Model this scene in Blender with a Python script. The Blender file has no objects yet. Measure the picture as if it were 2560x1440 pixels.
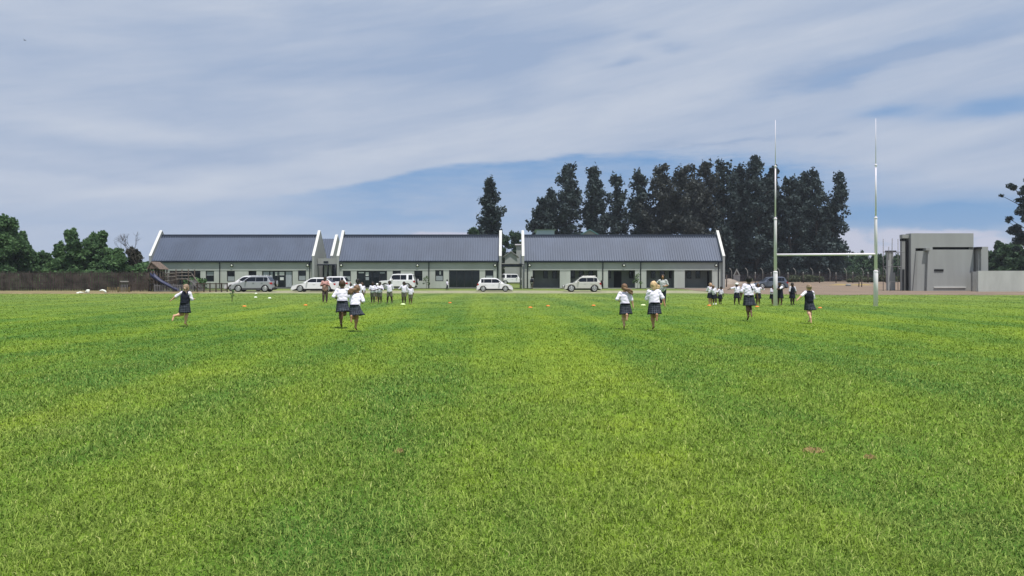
import bpy, bmesh, math, random
import numpy as np
from mathutils import Vector, Matrix
R = math.radians
F, CX, HY, CAMZ = 1920.0, 1280.0, 694.0, 1.5     # focal length, centre column and horizon row of the photo (px)
S = bpy.context.scene
C = S.collection
# ---------------------------------------------------------------- camera
cd = bpy.data.cameras.new('camera'); cam = bpy.data.objects.new('camera', cd); C.objects.link(cam)
cam.location = (0, 0, CAMZ); cam.rotation_euler = (R(90), 0, 0)
cd.sensor_width = 36; cd.lens = F / 2560 * 36; cd.shift_y = (HY - 720) / 2560
cd.clip_start = .1; cd.clip_end = 12000
S.camera = cam
S.render.resolution_x = 1024; S.render.resolution_y = 576
S.view_settings.view_transform = 'Standard'; S.view_settings.look = 'None'
S.view_settings.exposure = 0.18; S.view_settings.gamma = 1
# ---------------------------------------------------------------- sun
SUN_EL, SUN_AZ = 72.0, 150.0        # azimuth clockwise from +Y (the view direction)
sl = bpy.data.lights.new('sun', 'SUN'); sun = bpy.data.objects.new('sun', sl); C.objects.link(sun)
sl.energy = 4.4; sl.angle = R(.6); sl.color = (1, .96, .9)
sd = Vector((math.sin(R(SUN_AZ)) * math.cos(R(SUN_EL)), math.cos(R(SUN_AZ)) * math.cos(R(SUN_EL)), math.sin(R(SUN_EL))))
sun.rotation_euler = sd.to_track_quat('Z', 'Y').to_euler(); sun.location = sd * 60
# ---------------------------------------------------------------- node expressions
class X:
    """a float socket that can be calculated with"""
    def __init__(s, t, k): s.t, s.k = t, k
    def _m(s, op, *o, clamp=False):
        n = s.t.nodes.new('ShaderNodeMath'); n.operation = op; n.use_clamp = clamp
        for i, v in enumerate((s,) + o):
            if isinstance(v, X): s.t.links.new(v.k, n.inputs[i])
            else: n.inputs[i].default_value = v
        return X(s.t, n.outputs[0])
    def __add__(s, o): return s._m('ADD', o)
    __radd__ = __add__
    def __sub__(s, o): return s._m('SUBTRACT', o)
    def __rsub__(s, o): return (s * -1) + o
    def __mul__(s, o): return s._m('MULTIPLY', o)
    __rmul__ = __mul__
    def __truediv__(s, o): return s._m('DIVIDE', o)
    def __pow__(s, o): return s._m('POWER', o)
    def mx(s, o): return s._m('MAXIMUM', o)
    def mn(s, o): return s._m('MINIMUM', o)
    def cl(s): return s._m('ADD', 0.0, clamp=True)
    def exp(s): return s._m('EXPONENT')
    def step(s, a, b):
        n = s.t.nodes.new('ShaderNodeMapRange'); n.interpolation_type = 'SMOOTHSTEP'
        s.t.links.new(s.k, n.inputs[0]); n.inputs[1].default_value = a; n.inputs[2].default_value = b
        return X(s.t, n.outputs[0])
def vec(t, x, y, z=0.0):
    n = t.nodes.new('ShaderNodeCombineXYZ')
    for i, v in enumerate((x, y, z)):
        if isinstance(v, X): t.links.new(v.k, n.inputs[i])
        else: n.inputs[i].default_value = v
    return n.outputs[0]
def noise(t, v, scale, detail=3, rough=.5, dist=0.0):
    n = t.nodes.new('ShaderNodeTexNoise'); n.inputs['Scale'].default_value = scale
    n.inputs['Detail'].default_value = detail; n.inputs['Roughness'].default_value = rough; n.inputs['Distortion'].default_value = dist
    if v is not None: t.links.new(v, n.inputs['Vector'])
    return X(t, n.outputs[0])
def mix(t, f, a, b):
    n = t.nodes.new('ShaderNodeMix'); n.data_type = 'RGBA'
    for i, v in ((0, f), (6, a), (7, b)):
        if isinstance(v, X): t.links.new(v.k, n.inputs[i])
        elif isinstance(v, (int, float)): n.inputs[i].default_value = v
        elif isinstance(v, tuple): n.inputs[i].default_value = (v + (1,))[:4]
        else: t.links.new(v, n.inputs[i])
    return n.outputs[2]
def srgb(r, g, b):
    f = lambda c: (c / 255 / 12.92) if c / 255 <= .04045 else ((c / 255 + .055) / 1.055) ** 2.4
    return (f(r), f(g), f(b))
# ---------------------------------------------------------------- world: physical sky under thin cloud
W = bpy.data.worlds.new('World'); S.world = W; W.use_nodes = True
t = W.node_tree; t.nodes.clear()
out = t.nodes.new('ShaderNodeOutputWorld'); bg = t.nodes.new('ShaderNodeBackground'); t.links.new(bg.outputs[0], out.inputs[0])
SKY = .1; bg.inputs[1].default_value = SKY
sky = t.nodes.new('ShaderNodeTexSky'); sky.sky_type = 'NISHITA'; sky.sun_disc = False
sky.sun_elevation = R(SUN_EL); sky.sun_rotation = R(SUN_AZ); sky.air_density = 1.0; sky.dust_density = .6; sky.ozone_density = 1.5
tc = t.nodes.new('ShaderNodeTexCoord'); sp = t.nodes.new('ShaderNodeSeparateXYZ'); t.links.new(tc.outputs['Generated'], sp.inputs[0])
dx, dy, dz = (X(t, sp.outputs[i]) for i in range(3))
az = dx._m('ARCTAN2', dy) * F
el = dz._m('ARCSINE') * F
def ae(px, py):                      # photo pixel -> sky azimuth and elevation (radians x F)
    a = math.atan((px - CX) / F)
    return a * F, math.atan((HY - py) / F * math.cos(a)) * F
w1 = noise(t, vec(t, az * .0035, el * .012, 3.1), 1, 4, .6) - .5
w2 = noise(t, vec(t, az * .0035, el * .012, 9.7), 1, 4, .6) - .5
azw = az + w1 * 240; elw = el + w2 * 70
def blob(px, py, rx, ry, rot=0.0, warp=True):
    a, e = ae(px, py); x = (azw if warp else az) - a; y = (elw if warp else el) - e
    c, s_ = math.cos(R(rot)), math.sin(R(rot))
    u = (x * c + y * s_) / rx; v = (y * c - x * s_) / ry
    return ((u * u + v * v) * -1).exp()
fib = noise(t, vec(t, az * .0012 + el * -.0016, el * .0085 + az * -.0012, 0), 1, 6, .58, .4)      # long soft streaks
fib2 = noise(t, vec(t, az * .004 + el * -.004, el * .02 + az * -.003, 5), 1, 5, .6, .3)
bright = (fib - .5) * 1.3 + (fib2 - .5) * .8 + .45
for a in ((1130, 120, 330, 110, 4, -.42), (560, 200, 420, 70, -3, -.12), (1330, 170, 160, 60, 25, -.28), (300, 370, 420, 26, -4, -.26), (620, 365, 260, 26, 4, -.3), (80, 415, 200, 14, -2, -.25),
          (1500, 300, 420, 52, 16, .34), (850, 392, 420, 34, 12, .34), (300, 318, 260, 26, -2, .34), (860, 255, 230, 26, 4, .36), (1650, 90, 420, 60, 20, .24), (300, 470, 420, 26, 0, .2),
          (200, 90, 260, 40, -12, .22), (650, 40, 120, 22, 0, .22), (1950, 130, 360, 40, 14, .12), (2300, 350, 330, 44, 4, .26), (1540, 155, 46, 11, 6, -.5), (1640, 92, 50, 12, 0, -.5), (1700, 118, 60, 9, 0, -.4),
          (2080, 190, 160, 26, 8, -.6), (2250, 140, 240, 18, 12, -.35), (2480, 90, 200, 16, 8, -.35), (1500, 240, 300, 16, 10, -.12), (2060, 345, 30, 7, 0, -.3), (1800, 357, 160, 6, 0, -.4)):
    bright = bright + blob(*a[:5]) * a[5]
bright = bright.cl()
# lower edge of the cloud sheet: a curve over azimuth, clear blue below it
ramp = t.nodes.new('ShaderNodeValToRGB'); t.links.new(((az + 1300) / 2600).k, ramp.inputs[0])
pts = [(0, 505), (300, 500), (600, 497), (750, 478), (900, 455), (980, 440), (1060, 415), (1130, 405), (1300, 400), (1400, 388), (1600, 374), (1800, 372), (1990, 384), (2150, 402), (2300, 430), (2559, 470)]
cr = ramp.color_ramp; cr.interpolation = 'B_SPLINE'
while len(cr.elements) > 1: cr.elements.remove(cr.elements[-1])
for i, (px, py) in enumerate(pts):
    a, e = ae(px, py); p = (a + 1300) / 2600
    k = cr.elements[0] if i == 0 else cr.elements.new(p)
    k.position = p; k.color = (e / 700,) * 3 + (1,)
edge = X(t, ramp.outputs[0]) * 700
below = edge - (el + w2 * 20)
rag = noise(t, vec(t, az * .01, el * .05, 2), 1, 4, .6)
below = below * (1 - az.step(ae(1380, 400)[0], ae(1750, 380)[0]) * .72)
gap = (below + (rag - .5) * 14).step(-4, 12) * ((below * -.009).exp() * .75 + .25) * (.85 + (rag - .5) * .9)
gap = gap * (az.step(ae(560, 480)[0], ae(1000, 430)[0]) * .85 + .15) * (1 - az.step(ae(1900, 480)[0], ae(2330, 430)[0]) * .8)
for a in ((2240, 268, 90, 15, 0, .6), (2520, 262, 120, 20, 2, .72), (2070, 202, 120, 12, 8, .3), (2300, 545, 240, 26, 0, .75), (2480, 520, 110, 40, 0, .6), (1000, 545, 300, 16, 0, .25), (220, 560, 200, 14, 0, .12), (2150, 520, 110, 28, 0, .3), (2400, 80, 300, 20, 8, .16)):
    gap = gap + blob(*a[:5]) * a[5]
puff = noise(t, vec(t, az * .02, el * .03, 7), 1, 4, .55)
cum = None
for a in ((2128, 606, 46, 34, 0), (2100, 640, 70, 30, 0), (2240, 592, 70, 22, 0), (2330, 588, 130, 14, 0), (2200, 640, 120, 40, 0), (2475, 610, 42, 18, 0), (2520, 640, 90, 30, 0), (1120, 588, 110, 10, 0)):
    b = blob(*a, warp=False); cum = b if cum is None else cum.mx(b)
cum = (cum + (puff - .5) * .9).step(.28, .75)
hz = ((el * -1) / 70).exp()          # paler, warmer air near the horizon
gap = gap.cl() * (1 - cum) * (1 - hz * .6)
k = 1 / SKY
sc = lambda c, m=1.0: tuple(v * k * m for v in srgb(*c))
cloud = mix(t, bright, sc((148, 166, 194)), sc((187, 195, 209)))
cloud = mix(t, hz * .45, cloud, sc((186, 192, 208)))
cloud = mix(t, cum * .7, cloud, sc((190, 190, 206)))
vm = t.nodes.new('ShaderNodeVectorMath'); vm.operation = 'SCALE'; vm.inputs[3].default_value = .62; t.links.new(sky.outputs[0], vm.inputs[0])
blue = mix(t, .75, vm.outputs[0], sc((100, 150, 204)))
t.links.new(mix(t, gap, cloud, blue), bg.inputs[0])
# ---------------------------------------------------------------- materials
M = {}
def mat(name, col, rough=.7, metal=0.0, var=0.0, scale=3.0, bump=0.0, bscale=40.0, spec=.3, stretch=None, trans=0.0, coat=0.0, emit=0.0):
    m = bpy.data.materials.new(name); m.use_nodes = True; nt = m.node_tree
    b = nt.nodes['Principled BSDF']
    b.inputs['Base Color'].default_value = (*col, 1); b.inputs['Roughness'].default_value = rough; b.inputs['Metallic'].default_value = metal
    b.inputs['Specular IOR Level'].default_value = spec; b.inputs['Coat Weight'].default_value = coat
    m.diffuse_color = (*col, 1)
    if var or bump:
        g = nt.nodes.new('ShaderNodeNewGeometry'); v = g.outputs['Position']
        if stretch:
            mp = nt.nodes.new('ShaderNodeMapping'); mp.inputs['Scale'].default_value = stretch; nt.links.new(v, mp.inputs['Vector']); v = mp.outputs[0]
        if var:
            n = noise(nt, v, scale, 5, .6)
            c = mix(nt, n.step(.3, .7), tuple(x * (1 - var) for x in col), tuple(min(1, x * (1 + var)) for x in col))
            nt.links.new(c, b.inputs['Base Color'])
        if bump:
            n = noise(nt, v, bscale, 4, .6); bp = nt.nodes.new('ShaderNodeBump'); bp.inputs['Strength'].default_value = bump
            bp.inputs['Distance'].default_value = .02; nt.links.new(n.k, bp.inputs['Height']); nt.links.new(bp.outputs[0], b.inputs['Normal'])
    M[name] = m
    return m
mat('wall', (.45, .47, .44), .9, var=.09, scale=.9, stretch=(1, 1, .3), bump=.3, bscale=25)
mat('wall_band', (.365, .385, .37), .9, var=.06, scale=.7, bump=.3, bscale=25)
mat('recess_wall_shaded', (.17, .185, .18), .9, var=.06, scale=1)  # wall colour darkened: the shade inside the recesses is painted in
mat('coping', (.62, .62, .60), .7, var=.05, scale=2)
mat('roof', (.066, .086, .134), .6, metal=.0, var=.12, scale=.35, stretch=(1, 1, .3), spec=.4)
mat('ridge_cap', (.018, .024, .038), .85, spec=.1)
mat('fascia', (.012, .018, .032), .4)
mat('frame', (.02, .022, .026), .5)
mat('glass', (.010, .014, .018), .08, spec=.45)
mat('curtain', (.33, .36, .39), .9, var=.25, scale=6, stretch=(4, 4, .3))
mat('blind', (.28, .31, .33), .8, var=.1, scale=9)
mat('paper', (.6, .62, .6), .9)
mat('concrete', (.33, .33, .31), .9, var=.12, scale=2, bump=.3)
mat('plaster', (.325, .335, .33), .9, var=.05, scale=1.2, stretch=(1, 1, .12), bump=.25, bscale=12)
mat('plaster_shaded', (.26, .265, .26), .9, var=.08, scale=.5)  # darker copy of plaster, shade of the side faces put into the colour
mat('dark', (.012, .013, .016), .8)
mat('white_paint', (.82, .76, .83), .9, spec=.05, var=.03, scale=2)
mat('car_white', (.84, .83, .86), .25, spec=.5, coat=.6)
mat('car_silver', (.37, .38, .41), .28, metal=.25, coat=.6)
mat('car_cream', (.62, .61, .57), .28, metal=.15, coat=.6)
mat('car_grey', (.12, .14, .19), .28, metal=.3, coat=.6)
mat('car_glass', (.008, .011, .018), .08, spec=.3)
mat('trim', (.022, .023, .025), .6)
mat('cladding', (.07, .07, .075), .6)
mat('rubber', (.015, .015, .016), .85)
mat('rim', (.5, .51, .52), .3, metal=.6)
mat('rim_dark', (.22, .225, .23), .35, metal=.6)
mat('lamp_red', (.42, .02, .02), .25)
mat('lamp_clear', (.6, .62, .62), .12)
mat('wood_dark', (.065, .05, .04), .85, var=.3, scale=5)
mat('wood_grey', (.13, .115, .10), .9, var=.3, scale=5)
mat('thatch', (.14, .105, .085), .95, var=.3, scale=6)
mat('slide_blue', (.026, .033, .085), .35)
mat('mesh_dark', (.032, .028, .032), .95, var=.3, scale=.5); mat('rust', (.060, .047, .042), .9, var=.55, scale=1.5)
mat('mesh_grey', (.16, .155, .16), .9, var=.2, scale=2)
mat('post_white', (.23, .23, .215), .85, var=.2, scale=2)
mat('orange', (.85, .22, .04), .5)
mat('white_plastic', (.8, .83, .74), .5)
mat('lime', (.72, .85, .45), .5)
mat('bark', (.05, .042, .036), .95, var=.3, scale=4)
mat('far_roof', (.28, .27, .28), .8, var=.1); mat('far_blue', (.34, .42, .50), .6); mat('far_teal', (.10, .22, .23), .6)
mat('skin_light', (.62, .36, .24), .55, var=.05, scale=20); mat('skin_tan', (.42, .22, .13), .55, var=.05, scale=20)
mat('skin_brown', (.13, .07, .045), .5, var=.06, scale=20); mat('skin_dark', (.055, .032, .024), .5, var=.06, scale=20)
mat('shirt', (.80, .76, .88), .85, var=.04, scale=12, bump=.6, bscale=14)
mat('navy', (.010, .013, .024), .9, var=.2, scale=12, bump=.5, bscale=20)
mat('khaki', (.15, .14, .115), .9, var=.15, scale=10, bump=.5, bscale=20)
mat('jeans', (.018, .026, .038), .9, var=.2, scale=10)
mat('brown_trousers', (.075, .052, .048), .9, var=.15, scale=10)
mat('pink_top', (.50, .27, .25), .9, var=.45, scale=26)
mat('grey_top', (.44, .45, .45), .9, var=.25, scale=14)
mat('hair_black', (.012, .010, .010), .6); mat('hair_brown', (.07, .038, .024), .6, var=.3, scale=30)
mat('hair_ginger', (.17, .098, .055), .6, var=.35, scale=30); mat('hair_blond', (.62, .43, .24), .6, var=.3, scale=30)
mat('hair_dirty', (.27, .19, .13), .6, var=.3, scale=30)
mat('eye', (.01, .01, .01), .3); mat('mouth', (.25, .06, .05), .6)
mat('cap_white', (.8, .8, .78), .8); mat('soil', (.27, .20, .085), .95, var=.35, scale=30)
mat('bird', (.03, .03, .035), .9); mat('number_plate', (.7, .7, .66), .5)
# plaid of the skirts: navy cloth with thin white lines both ways
m = mat('plaid', (.012, .016, .03), .9); nt = m.node_tree; b = nt.nodes['Principled BSDF']
uv = nt.nodes.new('ShaderNodeUVMap'); s3 = nt.nodes.new('ShaderNodeSeparateXYZ'); nt.links.new(uv.outputs[0], s3.inputs[0])
u, v = X(nt, s3.outputs[0]), X(nt, s3.outputs[1])
lu = ((u * 22)._m('FRACT') - .5)._m('ABSOLUTE').step(.36, .42); lv = ((v * 6)._m('FRACT') - .5)._m('ABSOLUTE').step(.36, .42)
nz = noise(nt, uv.outputs[0], 5, 2).step(.4, .6)
c = mix(nt, (lu.mx(lv)) * (.35 + nz * .5), (.008, .011, .021), (.11, .125, .155)); nt.links.new(c, b.inputs['Base Color'])
# foliage: clump-sized and leaf-sized variation
def foliage(name, dark, light, scale=.6, trans=.25):
    m = mat(name, light, .75, spec=.2); nt = m.node_tree; b = nt.nodes['Principled BSDF']
    g = nt.nodes.new('ShaderNodeNewGeometry'); n = noise(nt, g.outputs['Position'], scale, 3, .6).step(.35, .68)
    r = X(nt, g.outputs['Random Per Island'])
    c = mix(nt, (n * .55 + r * .55).cl(), dark, light); nt.links.new(c, b.inputs['Base Color'])
    tr = nt.nodes.new('ShaderNodeBsdfTranslucent'); nt.links.new(c, tr.inputs[0])
    ms = nt.nodes.new('ShaderNodeMixShader'); ms.inputs[0].default_value = trans
    nt.links.new(b.outputs[0], ms.inputs[1]); nt.links.new(tr.outputs[0], ms.inputs[2])
    nt.links.new(ms.outputs[0], nt.nodes['Material Output'].inputs[0])
foliage('pine', (.017, .030, .035), (.060, .084, .080), .35, .15)
foliage('pine_brown', (.028, .036, .038), (.076, .084, .076), .35, .15)
foliage('leafy', (.034, .078, .036), (.135, .235, .095), .5, .35)
foliage('leafy_far', (.024, .054, .032), (.080, .135, .066), .4, .25)
foliage('dry_bush', (.035, .036, .028), (.085, .085, .060), .8, .15)
foliage('scrub', (.04, .055, .03), (.11, .13, .07), .8, .2)
foliage('plant', (.05, .09, .04), (.15, .22, .10), 2, .3)
# grass: one colour field over the pitch, shared by the turf below and the blades
def grass_mat(name, blade):
    m = mat(name, (.1, .17, .03), .75, spec=.15); nt = m.node_tree; b = nt.nodes['Principled BSDF']
    g = nt.nodes.new('ShaderNodeNewGeometry'); s3 = nt.nodes.new('ShaderNodeSeparateXYZ'); nt.links.new(g.outputs['Position'], s3.inputs[0])
    x, y = X(nt, s3.outputs[0]), X(nt, s3.outputs[1])
    big = noise(nt, vec(nt, x * .16, y * .10, 0), 1, 3, .5, .4)
    mow = noise(nt, vec(nt, x * .62 + y * .015, y * .018, 4), 1, 2, .5)            # soft mower lanes running down the pitch
    mid = noise(nt, vec(nt, x * .9, y * .6, 8), 1, 4, .6)
    fine = noise(nt, vec(nt, x * 5, y * 2.5, 1), 1, 4, .7)
    strip = (((x - .85) * (x - .85)) * -1.1).exp() * (1 - y.step(10, 60) * .6) * .42            # the yellower lane down the middle
    yel = (big.step(.40, .66) * .34 + mow.step(.36, .64) * .38 + mid.step(.4, .66) * .30 + strip * .85 - .06).cl()
    c = mix(nt, yel, (.076, .182, .020), (.252, .345, .020))
    far = y.step(14, 70)
    c = mix(nt, far * .85, c, mix(nt, (mow * .5 + big * .5).step(.35, .62), (.128, .200, .046), (.210, .282, .052)))
    dry = noise(nt, vec(nt, x * .35, y * .5, 20), 1, 4, .65).step(.60, .75)
    c = mix(nt, dry * .40, c, (.21, .20, .06))
    verge = y.step(64, 80)
    c = mix(nt, verge * .6, c, (.15, .17, .05))
    if blade:
        r = X(nt, g.outputs['Random Per Island'])
        nr = 1 - y.step(6, 26) * .80
        c = mix(nt, r ** 1.3, mix(nt, nr * .68, c, (.010, .034, .003)), mix(nt, nr * .46, c, (.62, .74, .20)))
        c = mix(nt, r.step(.985, .99) * .45, c, (.62, .56, .28))
        tr = nt.nodes.new('ShaderNodeBsdfTranslucent'); nt.links.new(c, tr.inputs[0])
        ms = nt.nodes.new('ShaderNodeMixShader'); ms.inputs[0].default_value = .22
        nt.links.new(b.outputs[0], ms.inputs[1]); nt.links.new(tr.outputs[0], ms.inputs[2])
        nt.links.new(ms.outputs[0], nt.nodes['Material Output'].inputs[0])
    else:
        c = mix(nt, (fine.step(.35, .65)) * .35, c, (.03, .075, .008))
        bp = nt.nodes.new('ShaderNodeBump'); bp.inputs['Strength'].default_value = .8; bp.inputs['Distance'].default_value = .05
        nt.links.new(noise(nt, g.outputs['Position'], 9, 5, .75).k, bp.inputs['Height']); nt.links.new(bp.outputs[0], b.inputs['Normal'])
    nt.links.new(c, b.inputs['Base Color'])
grass_mat('turf', False); grass_mat('blade', True)
mat('gravel', (.255, .25, .155), .95, var=.25, scale=1.2, bump=.5, bscale=12)
mat('dirt', (.19, .142, .105), .95, var=.22, scale=.35, stretch=(.5, 1.6, 1), bump=.5, bscale=5)
mat('heap', (.24, .20, .165), .95, var=.2, scale=1, bump=.6, bscale=3)
mat('dry_grass', (.20, .16, .08), .95, var=.35, scale=1.5, bump=.6, bscale=10)
# ---------------------------------------------------------------- helpers
def terr(y):                                   # the ground climbs gently beyond the pitch
    return np.clip((np.asarray(y, float) - 76) * .0063, 0, 1.15)
def hgt(x, y):
    x = np.asarray(x, float); y = np.asarray(y, float)
    und = .012 * np.sin(x * .9 + y * .31) + .012 * np.sin(y * .7 - x * .23 + 1) + .008 * np.sin(x * 2.1 - y * 1.3)
    return terr(y) + und * np.clip((70 - y) / 15, 0, 1)
def gp(px, py):                                # point on the ground seen at a photo pixel (near ground only)
    D = 40.0
    for _ in range(30):
        D = .5 * D + .5 * (CAMZ - float(hgt((px - CX) * D / F, D))) * F / (py - HY)
    x = (px - CX) * D / F
    return Vector((x, D, float(hgt(x, D))))
def PX(px, D): return (px - CX) * D / F
def PZ(py, D): return CAMZ + (HY - py) * D / F
def tag(o, label=None, cat=None, group=None, kind=None):
    if label: o['label'] = label
    if cat: o['category'] = cat
    if group: o['group'] = group
    if kind: o['kind'] = kind
    return o
def empty(name, loc, label, cat, group=None, rz=0.0):
    o = bpy.data.objects.new(name, None); C.objects.link(o); o.empty_display_size = .3
    o.location = loc; o.rotation_euler = (0, 0, rz)
    return tag(o, label, cat, group)
def link(name, me, m, parent=None, loc=None):
    for k in (m if isinstance(m, (list, tuple)) else [m]): me.materials.append(M[k])
    o = bpy.data.objects.new(name, me); C.objects.link(o)
    if parent is not None: o.parent = parent
    if loc is not None: o.location = loc
    return o
def copy_tree(o, parent=None):
    c = o.copy(); C.objects.link(c); c.parent = parent
    for ch in [x for x in bpy.data.objects if x.parent is o]: copy_tree(ch, c)
    return c
class MB:
    """collects simple shapes and links them as one mesh object"""
    def __init__(s): s.v, s.f, s.mi, s.sm = [], [], [], []
    def add(s, v, f, mi=0, sm=False):
        k = len(s.v); s.v += [tuple(p) for p in v]; s.f += [tuple(i + k for i in q) for q in f]; s.mi += [mi] * len(f); s.sm += [sm] * len(f); return s
    def box(s, x0, x1, y0, y1, z0, z1, mi=0):
        v = [(x, y, z) for x in (x0, x1) for y in (y0, y1) for z in (z0, z1)]
        return s.add(v, [(0, 1, 3, 2), (4, 6, 7, 5), (0, 4, 5, 1), (2, 3, 7, 6), (0, 2, 6, 4), (1, 5, 7, 3)], mi)
    def prism(s, poly, a0, a1, axis='x', mi=0, flip=False):
        """poly in the two other axes, extruded along axis from a0 to a1"""
        n = len(poly)
        mk = {'x': lambda a, p: (a, p[0], p[1]), 'y': lambda a, p: (p[0], a, p[1]), 'z': lambda a, p: (p[0], p[1], a)}[axis]
        v = [mk(a0, p) for p in poly] + [mk(a1, p) for p in poly]
        return s.add(v, [tuple(range(n))[::-1], tuple(range(n, 2 * n))] + [(i, (i + 1) % n, n + (i + 1) % n, n + i) for i in range(n)], mi)
    def tube(s, pts, rad, n=8, mi=0, cap=True):
        pts = [Vector(p) for p in pts]; rad = rad if isinstance(rad, (list, tuple)) else [rad] * len(pts)
        v = []; k = len(pts); up = None
        for i, p in enumerate(pts):
            d = (pts[min(i + 1, k - 1)] - pts[max(i - 1, 0)])
            d = d.normalized() if d.length > 1e-9 else Vector((0, 0, 1))
            if up is None: up = Vector((0, 1, 0)) if abs(d.z) > .9 else Vector((0, 0, 1))
            a = d.cross(up).normalized(); b = a.cross(d).normalized(); up = b
            for j in range(n):
                q = 2 * math.pi * j / n
                v.append(p + a * (math.cos(q) * rad[i]) + b * (math.sin(q) * rad[i]))
        f = [(i * n + j, i * n + (j + 1) % n, (i + 1) * n + (j + 1) % n, (i + 1) * n + j) for i in range(k - 1) for j in range(n)]
        if cap: f += [tuple(range(n))[::-1], tuple(range((k - 1) * n, k * n))]
        return s.add(v, f, mi, n > 5)
    def lathe(s, prof, n=16, axis='z', c=(0, 0, 0), mi=0):
        v = []
        for r, h in prof:
            for j in range(n):
                q = 2 * math.pi * j / n; a, b = r * math.cos(q), r * math.sin(q)
                v.append({'z': (c[0] + a, c[1] + b, c[2] + h), 'y': (c[0] + a, c[1] + h, c[2] + b), 'x': (c[0] + h, c[1] + a, c[2] + b)}[axis])
        k = len(prof)
        f = [(i * n + j, i * n + (j + 1) % n, (i + 1) * n + (j + 1) % n, (i + 1) * n + j) for i in range(k - 1) for j in range(n)]
        f += [tuple(range(n))[::-1], tuple(range((k - 1) * n, k * n))]
        return s.add(v, f, mi, True)
    def build(s, name, m, parent=None, loc=None, bevel=0.0):
        me = bpy.data.meshes.new(name); me.from_pydata(s.v, [], s.f)
        me.polygons.foreach_set('material_index', s.mi); me.polygons.foreach_set('use_smooth', s.sm)
        bm = bmesh.new(); bm.from_mesh(me); bmesh.ops.recalc_face_normals(bm, faces=bm.faces)
        if bevel: bmesh.ops.bevel(bm, geom=[e for e in bm.edges if e.calc_face_angle(0) > .6], offset=bevel, segments=2, affect='EDGES', profile=.6, clamp_overlap=True)
        bm.to_mesh(me); bm.free(); me.update()
        return link(name, me, m, parent, loc)
def raw_mesh(name, v, faces_flat, sizes, m, parent=None, loc=None, smooth=False):
    """fast mesh from numpy arrays"""
    me = bpy.data.meshes.new(name); v = np.asarray(v, np.float32).reshape(-1, 3)
    me.vertices.add(len(v)); me.vertices.foreach_set('co', v.ravel())
    fl = np.asarray(faces_flat, np.int32).ravel(); sizes = np.asarray(sizes, np.int32)
    me.loops.add(len(fl)); me.loops.foreach_set('vertex_index', fl)
    me.polygons.add(len(sizes)); st = np.concatenate([[0], np.cumsum(sizes)[:-1]]).astype(np.int32)
    me.polygons.foreach_set('loop_start', st)
    if smooth: me.polygons.foreach_set('use_smooth', np.ones(len(sizes), bool))
    me.update(calc_edges=True)
    return link(name, me, m, parent, loc)
# ---------------------------------------------------------------- ground
xs = np.concatenate([[-4000, -1500, -600, -250, -120], np.arange(-70, 70.1, 1.0), [120, 250, 600, 1500, 4000]])
ys = np.concatenate([[-300, -60], np.arange(-4, 76, 1.0), np.arange(76, 260, 8.0), [260, 400, 700, 1500, 3500, 7000]])
gx, gy = np.meshgrid(xs, ys); gz = np.where(np.abs(gx) > 71, terr(gy), hgt(gx, gy)); gz = np.where(gy < -5, 0, gz)
v = np.stack([gx, gy, gz], -1).reshape(-1, 3); nx, ny = len(xs), len(ys)
i, j = np.meshgrid(np.arange(ny - 1), np.arange(nx - 1), indexing='ij'); a = (i * nx + j).ravel()
fc = np.stack([a, a + 1, a + nx + 1, a + nx], -1)
tag(raw_mesh('ground', v, fc, [4] * len(fc), 'turf', smooth=True), 'mown green playing field running out to the horizon', kind='structure')
rnd = random.Random(5)
def sheet(name, y0, y1, x0, x1, lift, m, label, wob=.5, step=3.0):
    """a strip on the ground with an uneven near edge, following the slope"""
    k = int((x1 - x0) / step) + 1; v = []; rows = 6
    for i in range(k + 1):
        x = x0 + (x1 - x0) * i / k; a = (y0(x) if callable(y0) else y0) + rnd.uniform(-wob, wob); b = (y1(x) if callable(y1) else y1) + rnd.uniform(-wob, wob)
        for r in range(rows):
            y = a + (b - a) * (0, .03, .35, .65, .97, 1)[r]; v.append((x, y, float(hgt(x, y)) + (lift if 0 < r < rows - 1 else -.03)))
    f = [(i * rows + r, (i + 1) * rows + r, (i + 1) * rows + r + 1, i * rows + r + 1) for i in range(k) for r in range(rows - 1)]
    b = MB().add(v, f, 0, True); return tag(b.build(name, m), label, kind='structure')
sheet('road', 73.5, 84.5, -44, 26, .03, 'gravel', 'pale gravel track running in front of the three long blocks', .6, 1.5)
sheet('verge', 84.5, 93.4, -42, 27, .045, 'turf', 'narrow grass verge between the track and the block walls', .3, 2)
sheet('dirt_ground', lambda x: 64 + max(0, 27 - x) * .8, lambda x: 215, 20, 90, .045, 'dirt', 'bare reddish earth between the pitch and the far fence', .9, 1.5)
sheet('dirt_strip', lambda x: 69.5 + (x + 60) * .08, lambda x: 83, -75, -30, .04, 'dry_grass', 'dry straw coloured strip of earth along the brown fence', .8, 1.2)
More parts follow.
